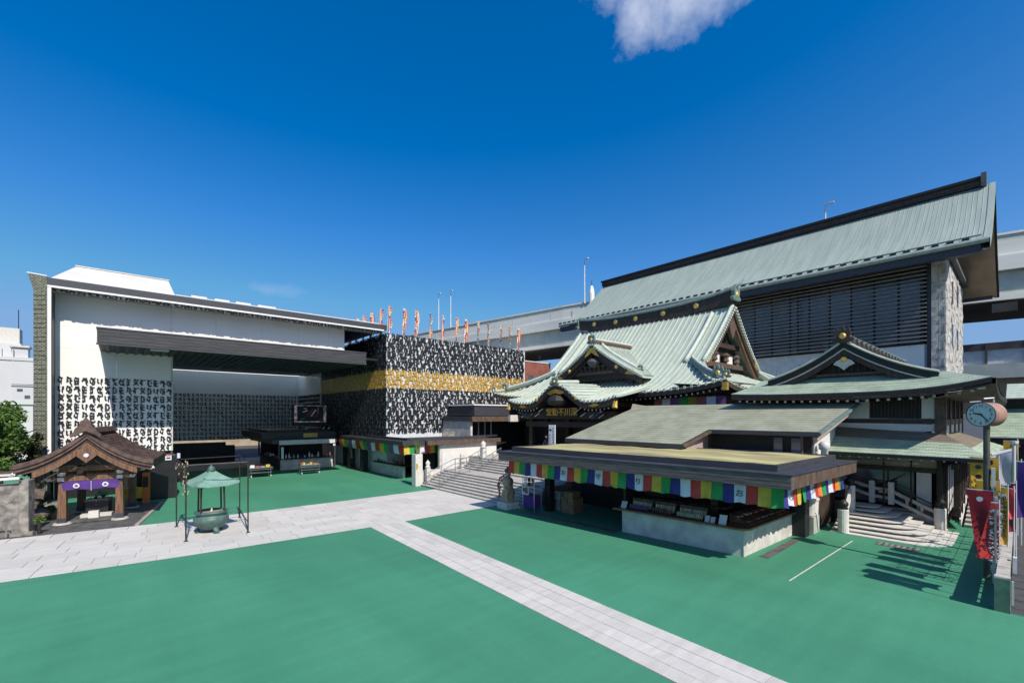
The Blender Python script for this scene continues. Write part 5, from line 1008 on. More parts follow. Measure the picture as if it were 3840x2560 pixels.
for j in range(3): p_ = bx('wall_panel', 'farwhite', fb_, -12.6, 102.9, 1.8+j*4.0, -10.2, 102.995, 5.4+j*4.0); bx('panel_shadow', 'farglass', p_, -12.6, 102.86, 5.41+j*4.0, -10.2, 102.99, 5.56+j*4.0)
for x in (-12.0, -11.2): bx('vent_window', 'farglass', fb_, x, 102.85, 8.7 if x < -11.5 else 7.6, x+.6, 102.89, 9.1 if x < -11.5 else 8.1)
bx('plant_room', 'farwhite', fb_, -28, 105, 14.0, -11.8, 114, 16.3); bx('roof_unit', 'farwhite', fb_, -12.6, 103.6, 14.01, -10.9, 106, 15.6); bx('roof_unit_cap', 'newstone', fb_, -12.9, 103.3, 15.61, -10.7, 106.2, 15.9); bx('water_tank', 'newstone', fb_, -15.0, 107, 16.31, -12.2, 110, 19.0)
MB().tube([(-12.3, 107, 19), (-12.3, 107, 22)], .06, 6).build('mast', 'darksteel', fb_)
for i in range(9): MB().tube([(-22+i*1.2, 103.4, 14), (-22+i*1.2, 103.4, 15.2)], .04, 5).build('guard_post', 'darksteel', fb_)
fw = farbox('rear_block', 'plain white block behind the tree beside the tiled pier', -11.5, 62, -6.2, 75, 6.0)
cr = thing('tower_crane', 'red and white crane jib above the white tower block', 'crane', (-21, 130, 14))
for dz in (0, .8): MB().beam((-24, 130, 22.5+dz), (-17.5, 130, 17.3+dz), .2, .2).build('jib_chord', 'cranered', cr)
for i in range(6): q = i/5; MB().beam((lerp(-24, -17.5, q), 130, lerp(22.5, 17.3, q)), (lerp(-24, -17.5, min(1, q+.15)), 130, lerp(22.5, 17.3, min(1, q+.15))+.8), .1, .1).build('brace', 'cranered', cr)
MB().beam((-18.2, 130, 14), (-18.2, 130, 23), .7, .7).build('mast', 'silver', cr); MB().beam((-18, 130, 23), (-26, 130, 27), .12, .12).build('tie', 'silver', cr)
# hall beyond the side hall
fh = thing('far_green_roof_hall', 'partly hidden hall with green roof at the right edge', 'building', (40, -6, 0))
courses('roof_slope', [(36, 1.4, 3.8), (36, -18, 3.8), (41, -18, 5.6), (41, 1.4, 5.6)], 'copperold', fh, 12); courses('upper_roof', [(39.6, .6, 6.0), (39.6, -18, 6.0), (43, -18, 7.0), (43, .6, 7.0)], 'copper', fh, 6); bx('upper_wall', 'timberdark', fh, 40.4, -18, 5.2, 40.6, .6, 5.95); bx('eave', 'timberdark', fh, 36.05, -18, 3.45, 36.4, 1.3, 3.74); bx('wall', 'timberdark', fh, 37, -18, 0, 37.2, 1.2, 3.6)
for i in range(18): inst('rafter_end', mR, (36.3, 1.1-i*.5, 3.35), fh, (1, 1.3, 1.3))
for y in (.3, -2.5): bx('column', 'timber', fh, 36.6, y, 0, 36.9, y+.3, 3.4)
# ================================================================ trees and planting
def foliage(parent, blobs, n, size, m, seed, name='crown'):
    r = random.Random(seed); c = MB(); tot = sum(b[3]**3 for b in blobs)
    for (x, y, z, rad) in blobs:
        for _ in range(int(n*rad**3/tot)):
            while True:
                p = Vector((r.uniform(-1, 1), r.uniform(-1, 1), r.uniform(-1, 1)))
                if .25 < p.length < 1: break
            p *= (.55+.45*r.random()**.4); q = Vector((x, y, z))+p*rad; a = Vector((r.gauss(0, 1), r.gauss(0, 1), r.gauss(0, 1))).normalized(); b = a.cross(Vector((r.gauss(0, 1), r.gauss(0, 1), r.gauss(0, 1)))).normalized(); s_ = size*r.uniform(.6, 1.3)
            c.face(q-a*s_, q+b*s_*.55, q+a*s_, q-b*s_*.55)
    return c.build(name, m, parent, fix=False)
def trunk(parent, x, y, h, r0, limbs, seed):
    r = random.Random(seed); MB().tube([(x, y, 0), (x+.1, y, h*.4), (x-.05, y+.1, h*.75), (x, y, h)], [r0, r0*.8, r0*.6, r0*.3], 9).build('trunk', 'bark', parent, smooth=True)
    for i in range(limbs): a = i*2.4+r.random(); z = h*(.4+.5*i/limbs); MB().tube([(x, y, z), (x+math.cos(a)*.7, y+math.sin(a)*.7, z+.6), (x+math.cos(a)*1.4, y+math.sin(a)*1.4, z+1.0)], [r0*.45, r0*.3, r0*.12], 6).build('limb', 'bark', parent)
def tree(name, label, x, y, h, blobs, n, size, m, seed, cat='tree'):
    t = thing(name, label, cat, (x, y, 0)); trunk(t, x, y, h, .16, 6, seed); foliage(t, blobs, n, size, m, seed); return t
r = random.Random(3)
tree('broadleaf_tree', 'round bright green leafy tree at the left edge', -4.6, 33.6, 4.0, [(-5.6+r.uniform(-1.6, 1.6), 34.0+r.uniform(-1.2, 1.2), 3.8+r.uniform(-1.8, 1.7), r.uniform(.45, .8)) for i in range(34)]+[(-4.1, 34.6, 4.9, .55), (-3.9, 34.6, 3.6, .5), (-4.3, 34.5, 2.6, .6)], 26000, .085, 'leaf', 5)
tree('dark_shrub_tree', 'small dark brownish shrub at the foot of the tiled pier', -3.55, 35.2, 2.6, [(-3.6, 35.2, 3.2, .45), (-3.4, 35.2, 2.5, .5), (-3.75, 35.3, 2.2, .5), (-3.35, 35.2, 3.8, .28)], 4500, .07, 'leafdark', 8, 'shrub')
tree('pine_tree', 'pine with flat yellow-green branches above the far right roof', 46, -1.9, 6.6, [(45.5+i*.7, -2.2-.8*(i % 3), 6.9+.55*(i % 4), .8) for i in range(8)]+[(45, -.6, 6.9, .6), (45.2, -1.2, 7.8, .55)], 7000, .14, 'pineleaf', 9)
for i, (x, y, z, s_, lb_) in enumerate(((-3.4, 31.6, .5, .6, 'large brown boulder behind the left pavilion post'), (-2.9, 30.6, .3, .45, 'low boulder beside the left pavilion post'), (-4.2, 31.5, .8, .75, 'dark boulder under the tree behind the stone wall'), (-3.2, 32.6, .9, .6, 'upper boulder of the rockery'))):
    bm2 = MB(); rr = random.Random(i); rows = [[(x+s_*math.sin(math.pi*a/7)*math.cos(b*math.pi/6)*rr.uniform(.8, 1.15), y+s_*math.sin(math.pi*a/7)*math.sin(b*math.pi/6)*rr.uniform(.8, 1.15), max(0, z-s_*.7*math.cos(math.pi*a/7))) for b in range(12)] for a in range(8)]
    tag(bm2.grid(rows, close=True).build('boulder', 'rock', smooth=True), lb_, 'boulder', 'boulders of the rockery')
for i, (x, y, h, lb_) in enumerate(((-3.6, 30.6, .7, 'low green bush in front of the rockery'), (-2.75, 31.4, .55, 'small bush beside the large boulder'), (-4.9, 31.0, 1.6, 'tall dark bush behind the stone wall'), (-6.2, 32, 2.2, 'tallest dark bush at the left edge'))):
    t = thing('bush', lb_, 'bush', (x, y, 0)); foliage(t, [(x, y, h*.5, h*.5), (x+.2, y+.1, h*.7, h*.35)], 2500, .06, 'leaf' if i < 2 else 'leafdark', i+20); MB().tube([(x, y, 0), (x, y, h*.5)], .03, 5).build('stem', 'bark', t)
# ================================================================ washing pavilion
pv = thing('washing_pavilion', 'small timber water pavilion with curved brown gable roof', 'pavilion', (-1.0, 29.9, 0))
PA = R(-9); PO = (-.98, 28.72)
def PV(u, v, z): return (PO[0]+u*math.cos(PA)-v*math.sin(PA), PO[1]+u*math.sin(PA)+v*math.cos(PA), z)
def pb_(name, m, *c, p=None, **k): return MB(PV).box(*c).build(name, m, p or pv, **k)
base = struct(MB(PV).prism([(-2.6, -2.9), (1.82, -2.4), (2.15, 4.4), (-2.6, 4.4)], 'z', 0.001, .0045).build('pavilion_paving', 'darkstone')); kb = struct(MB(PV).beam((1.90, -2.0, .03), (2.2, 4.4, .03), .16, .06).build('kerb', 'pinkstone'))
struct(MB(PV).prism([(-9, -2.4), (-2.61, -2.9), (-2.61, 8), (-9, 8)], 'z', .001, .0042).build('garden_ground', 'oldwall'))
for sx in (-1, 1):
    for sy in (0, 1):
        u, v = sx*1.0, sy*3.1; t_ = MB(PV); t_.hexa([(u-.15, v-.15, .32), (u+.15, v-.15, .32), (u+.15, v+.15, .32), (u-.15, v+.15, .32), (u-.12-sx*.03, v-.12, 2.5), (u+.12-sx*.03, v-.12, 2.5), (u+.12-sx*.03, v+.12, 2.5), (u-.12-sx*.03, v+.12, 2.5)]); t_.build('post', 'cedar', pv); pb_('post_shoe', 'charcoal', u-.16, v-.16, .1, u+.16, v+.16, .319); MB(PV).lathe([(.34, 0), (.3, .07), (.2, .07)], (u, v, .03), 12).build('base_stone', 'stone', pv)
for v in (0, 3.1):
    pb_('tie_beam', 'cedar', -1.35, v-.1, 1.98, 1.35, v+.1, 2.2); pb_('upper_beam', 'cedar', -1.2, v-.09, 2.42, 1.2, v+.09, 2.62)
    for sx in (-1, 1): MB(PV).lathe([(.05, 0), (.13, .03), (.13, .14), (.06, .18)], (sx*1.02, v-.12, 2.22), 8).build('white_cap', 'plaster', pv); pb_('beam_end', 'plaster', sx*1.02-.11, v-.2, 2.0, sx*1.02+.11, v-.101, 2.16); pb_('beam_end', 'plaster', sx*1.18-.09, v-.2, 2.46, sx*1.18+.09, v-.095, 2.64); MB(PV).tube([(sx*1.36, v, 2.09), (sx*1.5, v, 2.06), (sx*1.56, v, 2.14)], [.09, .07, .04], 7).build('carved_nose', 'plaster', pv)
for u in (-1, 1): pb_('side_beam', 'cedar', u-.08, .11, 2.2, u+.08, 2.99, 2.42)
# roof
def vz(u): a = abs(u)/2.36; return 4.30-1.42*(1.72*a-.72*a*a)
U = [-2.36+i*.236 for i in range(21)]; VV = [-.95, 0, 1.5, 3, 4.05]
def vz2(u, v): return vz(u)+.0*v
rs = [[(u, v, vz2(u, v)) for v in VV] for u in U]
MB(PV).slab(rs, .2).build('roof', 'cedarroof', pv, smooth=False)
for k_, (dz, dv, m) in enumerate(((.22, .06, 'cedarroof'), (.36, .16, 'timbermid'))): MB(PV).slab([[(u*(.985-.02*k_), v+(dv if v < 0 else -dv if v > 4 else 0), vz(u)-dz) for v in VV] for u in U], .12).build('roof_layer', m, pv)
sh = MB(PV)
for i in range(1, 40):
    u = -2.36+i*.118; sh.grid([[(u-.02, v, vz(u)+.004), (u, v, vz(u)+.016), (u+.02, v, vz(u)+.004)] for v in VV])
sh.build('shingle_courses', 'cedarroof', pv, kind='stuff', fix=False)
for sg in (-1, 1): MB(PV).grid([[(u*sg, -.9, vz(u)-.52), (u*sg, -.9, vz(u)-.78), (u*sg, -.8, vz(u)-.78), (u*sg, -.8, vz(u)-.52)] for u in [i*.25 for i in range(8)]], close=True).build('barge_board', 'cedar', pv)
MB(PV).prism([(-1.5, 2.7), (0, 3.55), (1.5, 2.7)], 'y', -.02, .04).build('gable_face', 'timberdark', pv); MB(PV).prism([(-.28, 3.42), (-.36, 3.2), (-.14, 2.98), (0, 2.86), (.14, 2.98), (.36, 3.2), (.28, 3.42), (0, 3.6)], 'y', -.98, -.91).build('gable_pendant', 'cedar', pv); MB(PV).tube([(0, -1.01, 3.2), (0, -.98, 3.2)], .09, 12).build('crest', 'clothwhite', pv)
pb_('purlin', 'cedar', -.1, -.9, 2.95, .1, 4.0, 3.15)
for sg in (-1, 1): pb_('purlin', 'cedar', sg*1.1-.08, -.85, 2.64, sg*1.1+.08, 4.0, 2.8); MB(PV).tube([(sg*2.3, -.8, 2.6), (sg*2.36, -.85, 2.47), (sg*2.26, -.85, 2.43)], [.05, .06, .03], 6).build('eave_hook', 'plaster', pv)
MB(PV).hexa([(-.28, -.98, 4.2), (.28, -.98, 4.2), (.28, 4.1, 4.2), (-.28, 4.1, 4.2), (-.14, -.98, 4.42), (.14, -.98, 4.42), (.14, 4.0, 4.42), (-.14, 4.0, 4.42)]).build('ridge', 'cedarroof', pv)
MB(PV).prism([(-.50, 4.0), (-.52, 4.14), (-.40, 4.24), (-.34, 4.42), (-.22, 4.5), (-.17, 4.74), (-.08, 4.78), (0, 4.92), (.08, 4.78), (.17, 4.74), (.22, 4.5), (.34, 4.42), (.40, 4.24), (.52, 4.14), (.50, 4.0), (0, 4.3)], 'y', -1.12, -.98).build('ridge_ornament', 'cedarroof', pv)
# purple curtain
nc = thing('purple_curtain', 'purple split curtain with white crests under the pavilion beam', 'curtain', PV(0, 0, 1.5))
for sg in (-1, 1):
    rows = [[PV(sg*(.02+.98*j/8), -.14-.02*math.sin(j*1.3)*i/4, 1.97-(.42-.10*math.sin(math.pi*min(1, j/8*1.0))*(0.4 if j < 8 else 0))*i/4) for j in range(9)] for i in range(5)]
    pn = MB().grid(rows if sg > 0 else [q[::-1] for q in rows]).build('cloth', 'purple', nc, smooth=True, fix=False); MB(PV).tube([(sg*.5, -.165, 1.76), (sg*.5, -.18, 1.76)], .115, 14).build('crest', 'clothwhite', pn)
    MB(PV).tube([(sg*.5, -.181, 1.76), (sg*.5, -.186, 1.76)], .06, 10).build('crest_centre', 'muteviolet', pn)
MB(PV).tube([(.0, -.15, 1.95), (.0, -.15, 1.5)], .012, 5).build('cord', 'clothwhite', nc)
wbn = thing('water_basin', 'black stone water basin with dragon spout and white box in the pavilion', 'basin', PV(0, 1, 0))
pb_('pool_edge', 'darkstone', -.75, .0, .03, .8, 2.4, .16, p=wbn); pb_('trough', 'black', -.4, .9, .162, .42, 1.7, .82, p=wbn); pb_('trough_lip', 'darkstone', -.44, .86, .822, .46, 1.74, .9, p=wbn); pb_('water', 'window', -.34, .95, .901, .36, 1.65, .908, p=wbn); pb_('front_box', 'cream', -.16, .15, .162, .2, .4, .48, p=wbn); pb_('pebble_bed', 'granite', -.5, .42, .161, .62, .8, .3, p=wbn)
MB(PV).tube([(-.2, 1.6, .9), (0, 1.5, 1.15), (.15, 1.4, 1.0), (.3, 1.2, 1.12), (.1, 1.05, 1.2), (-.05, .9, 1.12)], [.05, .08, .09, .08, .07, .04], 8).build('dragon_spout', 'bronze', wbn, smooth=True)
for i in range(5): MB(PV).tube([(-.3+i*.15, .95, .95), (-.28+i*.15, 1.5, 1.0)], .012, 5).build('ladle', 'cedar', wbn)
pb_('sign', 'goods3', -.08, 1.62, 1.2, .08, 1.65, 1.4, p=wbn)
ob = thing('orange_stand', 'orange and yellow vending stand behind the pavilion', 'stand', PV(1.5, 4.6, 0)); pb_('cabinet', 'orange', 1.25, 4.5, 0, 1.55, 5.0, 1.7, p=ob); pb_('yellow_front', 'yellow', .2, 4.47, .3, 1.24, 4.9, .9, p=ob); pb_('display', 'black', 1.28, 4.47, .9, 1.52, 4.495, 1.5, p=ob)
# stone wall, rail and bamboo at the far left
sw = thing('carved_stone_wall', 'weathered stone wall with pillars and a carved ring at the left edge', 'wall', (-4.6, 27.6, 0))
def sw_x(u, v, z): a = R(-14); return (-2.85+u*math.cos(a)-v*math.sin(a), 27.35+u*math.sin(a)+v*math.cos(a), z)
for a, b, h in ((-.30, 0, 2.3), (-.98, -.302, 2.15), (-1.3, -.982, 2.36), (-2.3, -1.302, 2.15), (-2.65, -2.302, 2.36), (-4.5, -2.652, 2.15)): MB(sw_x).box(a, -.05 if h > 2.2 else 0, 0.02, b, .5, h).build('pillar' if h > 2.2 else 'slab', 'oldwall', sw, bevel=.03)
for q in range(2): MB(sw_x).tube([(-.64-q*1.1, -.003, 1.55), (-.64-q*1.1, -.03, 1.55)], [.2, .17], 16).build('carved_ring', 'oldwall', sw)
MB(sw_x).beam((-2.6, -.2, 2.32), (-.2, -.2, 2.42), .12, .1).build('white_bar', 'plaster', sw)
MB(sw_x).box(-4.6, -.25, .02, .2, -.06, .16).build('footing', 'oldwall', sw)
hr = thing('metal_rail', 'low bent metal handrail in front of the carved stone wall', 'handrail', (-3.7, 26.9, 0)); MB().tube([(-5.4, 27.9, .3), (-4.0, 27.25, .62), (-3.45, 27.08, .64), (-3.45, 27.08, .02)], .03, 7).build('rail', 'steel', hr); MB().tube([(-4.6, 27.5, .5), (-4.6, 27.5, .02)], .025, 6).build('post', 'steel', hr)
bb = thing('bamboo_fountain', 'short bamboo post with ferns beside the carved stone wall', 'post', (-2.5, 27.5, 0)); MB().tube([(-2.55, 27.3, .03), (-2.55, 27.3, .75)], .06, 8).build('post', 'darksteel', bb); foliage(bb, [(-2.55, 27.3, .6, .2)], 120, .05, 'leaf', 33)
gl_ = thing('garden_shed_beam', 'white and brown beam of a low shelter behind the stone wall', 'shelter', (-4, 30, 0)); MB().beam((-5.5, 30.8, 2.35), (-1.9, 30.2, 2.42), .2, .12).build('beam', 'timbermid', gl_); MB().beam((-5.5, 30.7, 2.25), (-3.4, 30.4, 2.28), .1, .1).build('white_board', 'plaster', gl_)
for x in (-5.3, -2.0): MB().tube([(x, 30.6, 0), (x, 30.6, 2.3)], .06, 7).build('post', 'timber', gl_)
# ================================================================ bronze incense burner in its frame
ib = thing('incense_burner', 'green bronze incense burner with pointed roof standing on the stone path', 'incense burner', (2.95, 22.9, 0)); cx, cy = 2.95, 22.9
MB().lathe([(.1, .16), (.36, .17), (.52, .3), (.63, .5), (.65, .6), (.6, .7), (.53, .74), (.53, .80), (.6, .84), (.62, .92), (.53, .94), (.5, .84), (.3, .80)], (cx, cy, 0), 32).build('bowl', 'bronze', ib, smooth=True); MB().lathe([(.5, .855), (.02, .89)], (cx, cy, 0), 20).build('ash_bed', 'ash', ib)
for a in (45, 165, 285): MB().tube([(cx+.42*math.cos(R(a)), cy+.42*math.sin(R(a)), .24), (cx+.5*math.cos(R(a)), cy+.5*math.sin(R(a)), .1), (cx+.48*math.cos(R(a)), cy+.48*math.sin(R(a)), .02)], [.13, .1, .12], 9).build('foot', 'bronze', ib, smooth=True)
MB().tube([(cx, cy, .88), (cx+.02, cy, 1.02)], [.05, .02], 6).build('incense', 'newstone', ib)
for sx in (-1, 1):
    for sy in (-1, 1): MB().tube([(cx+sx*.42, cy+sy*.42, .9), (cx+sx*.40, cy+sy*.40, 2.05)], .035, 8).build('column', 'darksteel', ib); MB().beam((cx+sx*.41, cy+sy*.41, 1.92), (cx+sx*.25, cy+sy*.41, 2.04), .03, .05).build('bracket', 'darksteel', ib)
rp_ = []; ra = R(12)
for j in range(8):
    q = j/7; h_ = .80*(1-q)+.09*q; z = 2.05+.56*(q**1.0)*(.75+.25*q); ring_ = []
    for k_ in range(16):
        t = k_/4; e = int(t); f = t-e; c4 = [(-1, -1), (1, -1), (1, 1), (-1, 1)]; a = c4[e]; b = c4[(e+1) % 4]; u, v = lerp(a[0], b[0], f), lerp(a[1], b[1], f); up = .10*(1-q)**2*(abs(2*f-1)**3); u, v = u*h_, v*h_
        ring_.append((cx+u*math.cos(ra)-v*math.sin(ra), cy+u*math.sin(ra)+v*math.cos(ra), z+up))
    rp_.append(ring_)
rf = MB().grid(rp_, close=True); rf.grid([[(p[0], p[1], p[2]-.05) for p in rp_[0]], rp_[0]], close=True); rf.face(*[(p[0], p[1], p[2]-.05) for p in rp_[0]]); rf.build('roof', 'bronzeroof', ib, fix=False)
for e in range(4): MB().tube([Vector(rp_[j][e*4])+Vector((0, 0, .012)) for j in range(8)], .022, 6).build('roof_hip', 'bronzeroof', ib)
MB().lathe([(.1, 0), (.17, .04), (.13, .1), (.15, .16), (.06, .24), (.02, .3)], (cx, cy, 2.58), 12).build('finial', 'bronze', ib, smooth=True)
fr = thing('ritual_frame', 'four thin dark poles with top rails around the incense burner', 'frame', (3.1, 23.3, 0))
FP = [(1.96, 21.75), (4.09, 21.64), (4.40, 25.17), (1.9, 24.87)]
for x, y in FP: MB().tube([(x, y, 0), (x, y, 3.1)], .028, 8).build('pole', 'darksteel', fr); MB().lathe([(.09, 0), (.06, .04)], (x, y, .012), 10).build('base', 'darksteel', fr)
for i in range(4): a, b = FP[i], FP[(i+1) % 4]; MB().tube([(a[0], a[1], 3.02), (b[0], b[1], 3.02)], .022, 7).build('top_rail', 'darksteel', fr)
MB().tube([(4.09, 21.64, .02), (4.1, 21.7, .45), (4.38, 25.1, .45), (4.4, 25.17, .02)], .018, 6).build('low_rail', 'darksteel', fr); MB().tube([(1.96, 24.8, .35), (4.38, 25.1, .35)], .018, 6).build('low_rail', 'bronze', fr)
lg = thing('hanging_charms', 'cluster of dark rods and white paper charms hung on the left frame rail', 'ornament', (1.95, 23, 2.4)); hg = MB(); 
for i in range(46):
    y = rnd(21.8, 24.6); z = 3.0-rnd(0, .25); l_ = rnd(.15, .7); hg.tube([(1.94+rnd(-.08, .08), y, z), (1.94+rnd(-.15, .15), y+rnd(-.15, .15), z-l_)], .014, 4)
hg.build('rods', 'darksteel', lg, fix=False); hp = MB()
for i in range(40): y = rnd(21.7, 22.3) if i < 28 else rnd(22, 24.8); x = 1.96+rnd(-.1, .1); z = rnd(1.75, 3.1) if i < 28 else rnd(2.5, 3.15); hp.box(x-.018, y-.018, z-.035, x+.018, y+.018, z+.035)
hp.build('paper_charms', 'beige', lg, fix=False)
MB().tube([(1.96, 24.6, 3.1), (1.96, 24.6, 3.32)], .06, 8).build('lamp', 'clothwhite', lg)
# ================================================================ clock, fence and banners at the right
ck = thing('street_clock', 'round public clock on a tall pole at the right edge', 'clock', (19.95, .7, 0)); KX, KY, KZ = 19.72, .7, 5.02
MB().tube([(19.95, .7, 0), (19.95, .7, 4.7)], .075, 10).build('pole', 'brownpole', ck); CA = R(-27.7)
def CK(x, y, z): u, v = x-19.95, y-.7; return (19.95+u*math.cos(CA)-v*math.sin(CA), .7+u*math.sin(CA)+v*math.cos(CA), z)
MB(CK).tube([(KX, KY, KZ), (KX+.46, KY, KZ)], .365, 36).build('drum', 'clockside', ck); fc = MB(CK).tube([(KX-.02, KY, KZ), (KX-.001, KY, KZ)], .345, 36).build('face', 'clockface', ck); MB(CK).tube([(KX-.03, KY, KZ), (KX, KY, KZ)], .365, 36, cap=False).build('bezel', 'charcoal', ck)
for h in range(1, 13): a = R(90-h*30); txt(str(h), .115, 'ink', CK(KX-.026, KY-.26*math.cos(a), KZ+.26*math.sin(a)), (R(90), 0, R(-90)+CA), fc, 'numeral', .002)
def hand(name, ang, l_, w_): a = R(90-ang); MB(CK).beam((KX-.032, KY+.05*math.cos(a), KZ-.05*math.sin(a)), (KX-.032, KY-l_*math.cos(a), KZ+l_*math.sin(a)), w_, .006, up=(1, 0, 0)).build(name, 'ink', ck)
hand('hour_hand', 281.5, .19, .04); hand('minute_hand', 138, .30, .028); MB(CK).tube([(KX-.04, KY, KZ), (KX-.02, KY, KZ)], .02, 10).build('pivot', 'ink', ck)
bx('pole_box', 'cream', ck, 19.88, .52, 2.75, 19.98, .60, 3.4); MB().tube([(19.9, .55, 5.4), (19.9, .55, 5.52), (19.75, .75, 5.5)], .025, 6).build('lamp_bracket', 'silver', ck); MB().tube([(19.8, 1.05, 5.40), (19.8, .8, 5.42)], .02, 5).build('antenna', 'cream', ck)
fe = thing('stone_fence', 'rough granite fence with square rails along the right edge of the court', 'fence', (28, .32, 0))
bx('end_block', 'paintedgreen', fe, 16.84, .18, 0, 16.9, .46, .84); bx('end_post', 'stone', fe, 16.901, .18, 0, 17.2, .46, .86)
for i in range(9): bx('top_rail', 'stone', fe, 17.202+i*2.4, .2, .6, 17.2+(i+1)*2.4-.01, .44, .84)
for i in range(9): bx('lower_rail', 'stone', fe, 17.202+i*2.4, .26, .22, 17.2+(i+1)*2.4-.01, .38, .36)
for i in range(34): bx('baluster', 'stone', fe, 17.5+i*.64, .24, 0, 17.62+i*.64, .40, .598)
bx('hung_box', 'clothwhite', fe, 19.1, .08, .5, 19.3, .16, .95); bx('cable', 'silver', fe, 16.95, .12, .2, 16.99, .16, .8)
struct(bx('side_road', 'asphalt', None, 16.95, -6, -.012, 60, .2, .004))
kn = MB()
for i in range(800): x = 18.6+rnd(0, 1)**1.5*9; z = rnd(.55, 2.3); y = .48+rnd(-.1, .12); s_ = rnd(.008, .018); kn.hexa([(x-s_, y-s_, z-s_), (x+s_, y-s_, z-s_), (x+s_, y+s_*2, z-s_), (x-s_, y+s_*2, z-s_), (x-s_, y-s_, z+s_), (x+s_, y-s_, z+s_), (x+s_, y+s_*2, z+s_), (x-s_, y+s_*2, z+s_)])
kr = thing('paper_fortune_rack', 'wire rack full of knotted white paper fortunes behind the red banners', 'rack', (22, .5, 0)); kn.build('paper_knots', 'clothwhite', kr, kind='stuff', fix=False)
for z in (.7, 1.1, 1.5, 1.9, 2.25): MB().tube([(18.6, .48, z), (27.6, .48, z)], .008, 4).build('wire', 'steel', kr)
for x in (18.6, 21.6, 24.6, 27.6): MB().tube([(x, .48, 0), (x, .48, 2.35)], .025, 6).build('upright', 'steel', kr)
def nobori(x, y, z0, z1, wt, wb_, m, label, text=True, lean=0, dots=False):
    """upright banner on a pole; the cloth hangs along y and faces the court"""
    t = thing('upright_banner', label, 'banner', (x, y, 0), 'banners along the right-hand fence'); MB().tube([(x+.04, y, 0), (x+.04, y, z1+.12)], .018, 6).build('pole', 'silver', t); MB().tube([(x+.03, y, z1+.02), (x+.03, y+wt, z1+.02)], .012, 5).build('cross_rod', 'silver', t); rows = []
    for i in range(9): q = i/8; w_ = lerp(wt, wb_, q); rows.append([(x-.05*math.sin(q*4+j)*q, y+lean*q+w_*j/4, lerp(z1, z0, q)+.015*math.sin(j*2+q*5)) for j in range(5)])
    c = MB().grid(rows).build('cloth', m, t, smooth=True, fix=False)
    if text:
        for cI in range(2):
            for i in range(9): inst('character', GI[(i*3+cI*5) % 22], (x-.075, y+lean*(.12+.09*i)+lerp(wt, wb_, .12+.09*i)*(.68 if cI else .34), lerp(z1, z0, .2+.082*i)), c, (.09 if cI == 0 else .07, .2, .11), (0, 0, R(-90)))
        MB().tube([(x-.055, y+wt*.5, lerp(z1, z0, .14)), (x-.065, y+wt*.5, lerp(z1, z0, .14))], .075, 12).build('crest', 'clothwhite', c)
    if dots:
        for i in range(6): MB().tube([(x-.05, y+wt*(.3+.4*(i % 2)), lerp(z1, z0, .15+.15*i)), (x-.06, y+wt*(.3+.4*(i % 2)), lerp(z1, z0, .15+.15*i))], .09, 8).build('emblem', 'ink', c)
nobori(19.55, .55, .95, 2.72, .56, .36, 'darkred', 'dark red lettered banner hanging on the clock pole'); nobori(19.0, .42, .82, 2.45, .16, .46, 'brightred', 'bright red lettered banner in front of the dark red one')
nobori(24.5, .55, 2.2, 3.4, .75, .7, 'banneryellow', 'upper yellow banner with dark emblems behind the clock pole', False, dots=True); nobori(23.6, .5, 1.0, 2.6, .6, .5, 'banneryellow', 'lower yellow banner with dark emblems behind the clock pole', False, dots=True); nobori(21.0, .28, .9, 2.7, .15, .22, 'banneryellow', 'narrow yellow banner standing over the fence', True); nobori(26.2, 1.2, 1.4, 3.0, .18, .2, 'yellow', 'thin yellow banner left of the clock pole', False)
nobori(23.5, .12, .9, 2.6, .12, .26, 'darkred', 'narrow dark red banner close to the yellow one'); nobori(26, .0, 1.2, 3.2, .25, .3, 'flaggreen', 'green banner near the right edge', False); nobori(24.5, -.12, 1.3, 3.3, .2, .26, 'purple', 'purple banner at the extreme right edge', False); nobori(28, .1, 2.6, 3.9, .4, .4, 'banneryellow', 'yellow banner high at the right edge', False, dots=True); nobori(26.6, .25, 2.2, 3.6, .3, .35, 'clothwhite', 'white banner with red dots beside the white pole', False); nobori(30, .55, 1.8, 3.4, .8, .9, 'purple', 'purple cloth hung behind the yellow banners', False); nobori(22.6, .16, 1.5, 2.5, .22, .1, 'brightred', 'small bright red banner above the fence', False)
for i, (x, z0, z1) in enumerate(((17.1, 2.5, 3.9), (17.6, 2.2, 4.05), (18.4, 2.6, 4.1), (19.7, 2.2, 4.0), (20.5, 2.3, 4.1), (21.3, 2.2, 3.9))):
    t = thing('upright_banner', f'{ON[i]} tall banner outside the fence, known by its shadow stripe on the court', 'banner', (x, -.62, 0), 'banners whose shadows stripe the court'); MB().tube([(x-.3, -.6, 0), (x-.3, -.6, z1+.15)], .02, 6).build('pole', 'silver', t)
    MB().grid([[(x-.28+.5*j/4+.03*math.sin(q*5+j), -.6+.05*math.sin(q*3+j*1.4), lerp(z1, z0, q/6)) for j in range(5)] for q in range(7)]).build('cloth', ['darkred', 'banneryellow', 'purple'][i % 3], t, smooth=True, fix=False)
wp2 = thing('white_pole', 'white lamp pole with a camera behind the banners', 'pole', (25, .15, 0)); MB().tube([(25, .18, 0), (25, .18, 3.95)], .05, 8).build('pole', 'farwhite', wp2); MB().tube([(25, .18, 3.95), (25, .18, 4.05)], .12, 10).build('cap', 'farwhite', wp2); MB().tube([(25, .25, 3.7), (24.7, .75, 3.5)], .06, 7).build('camera', 'farwhite', wp2)
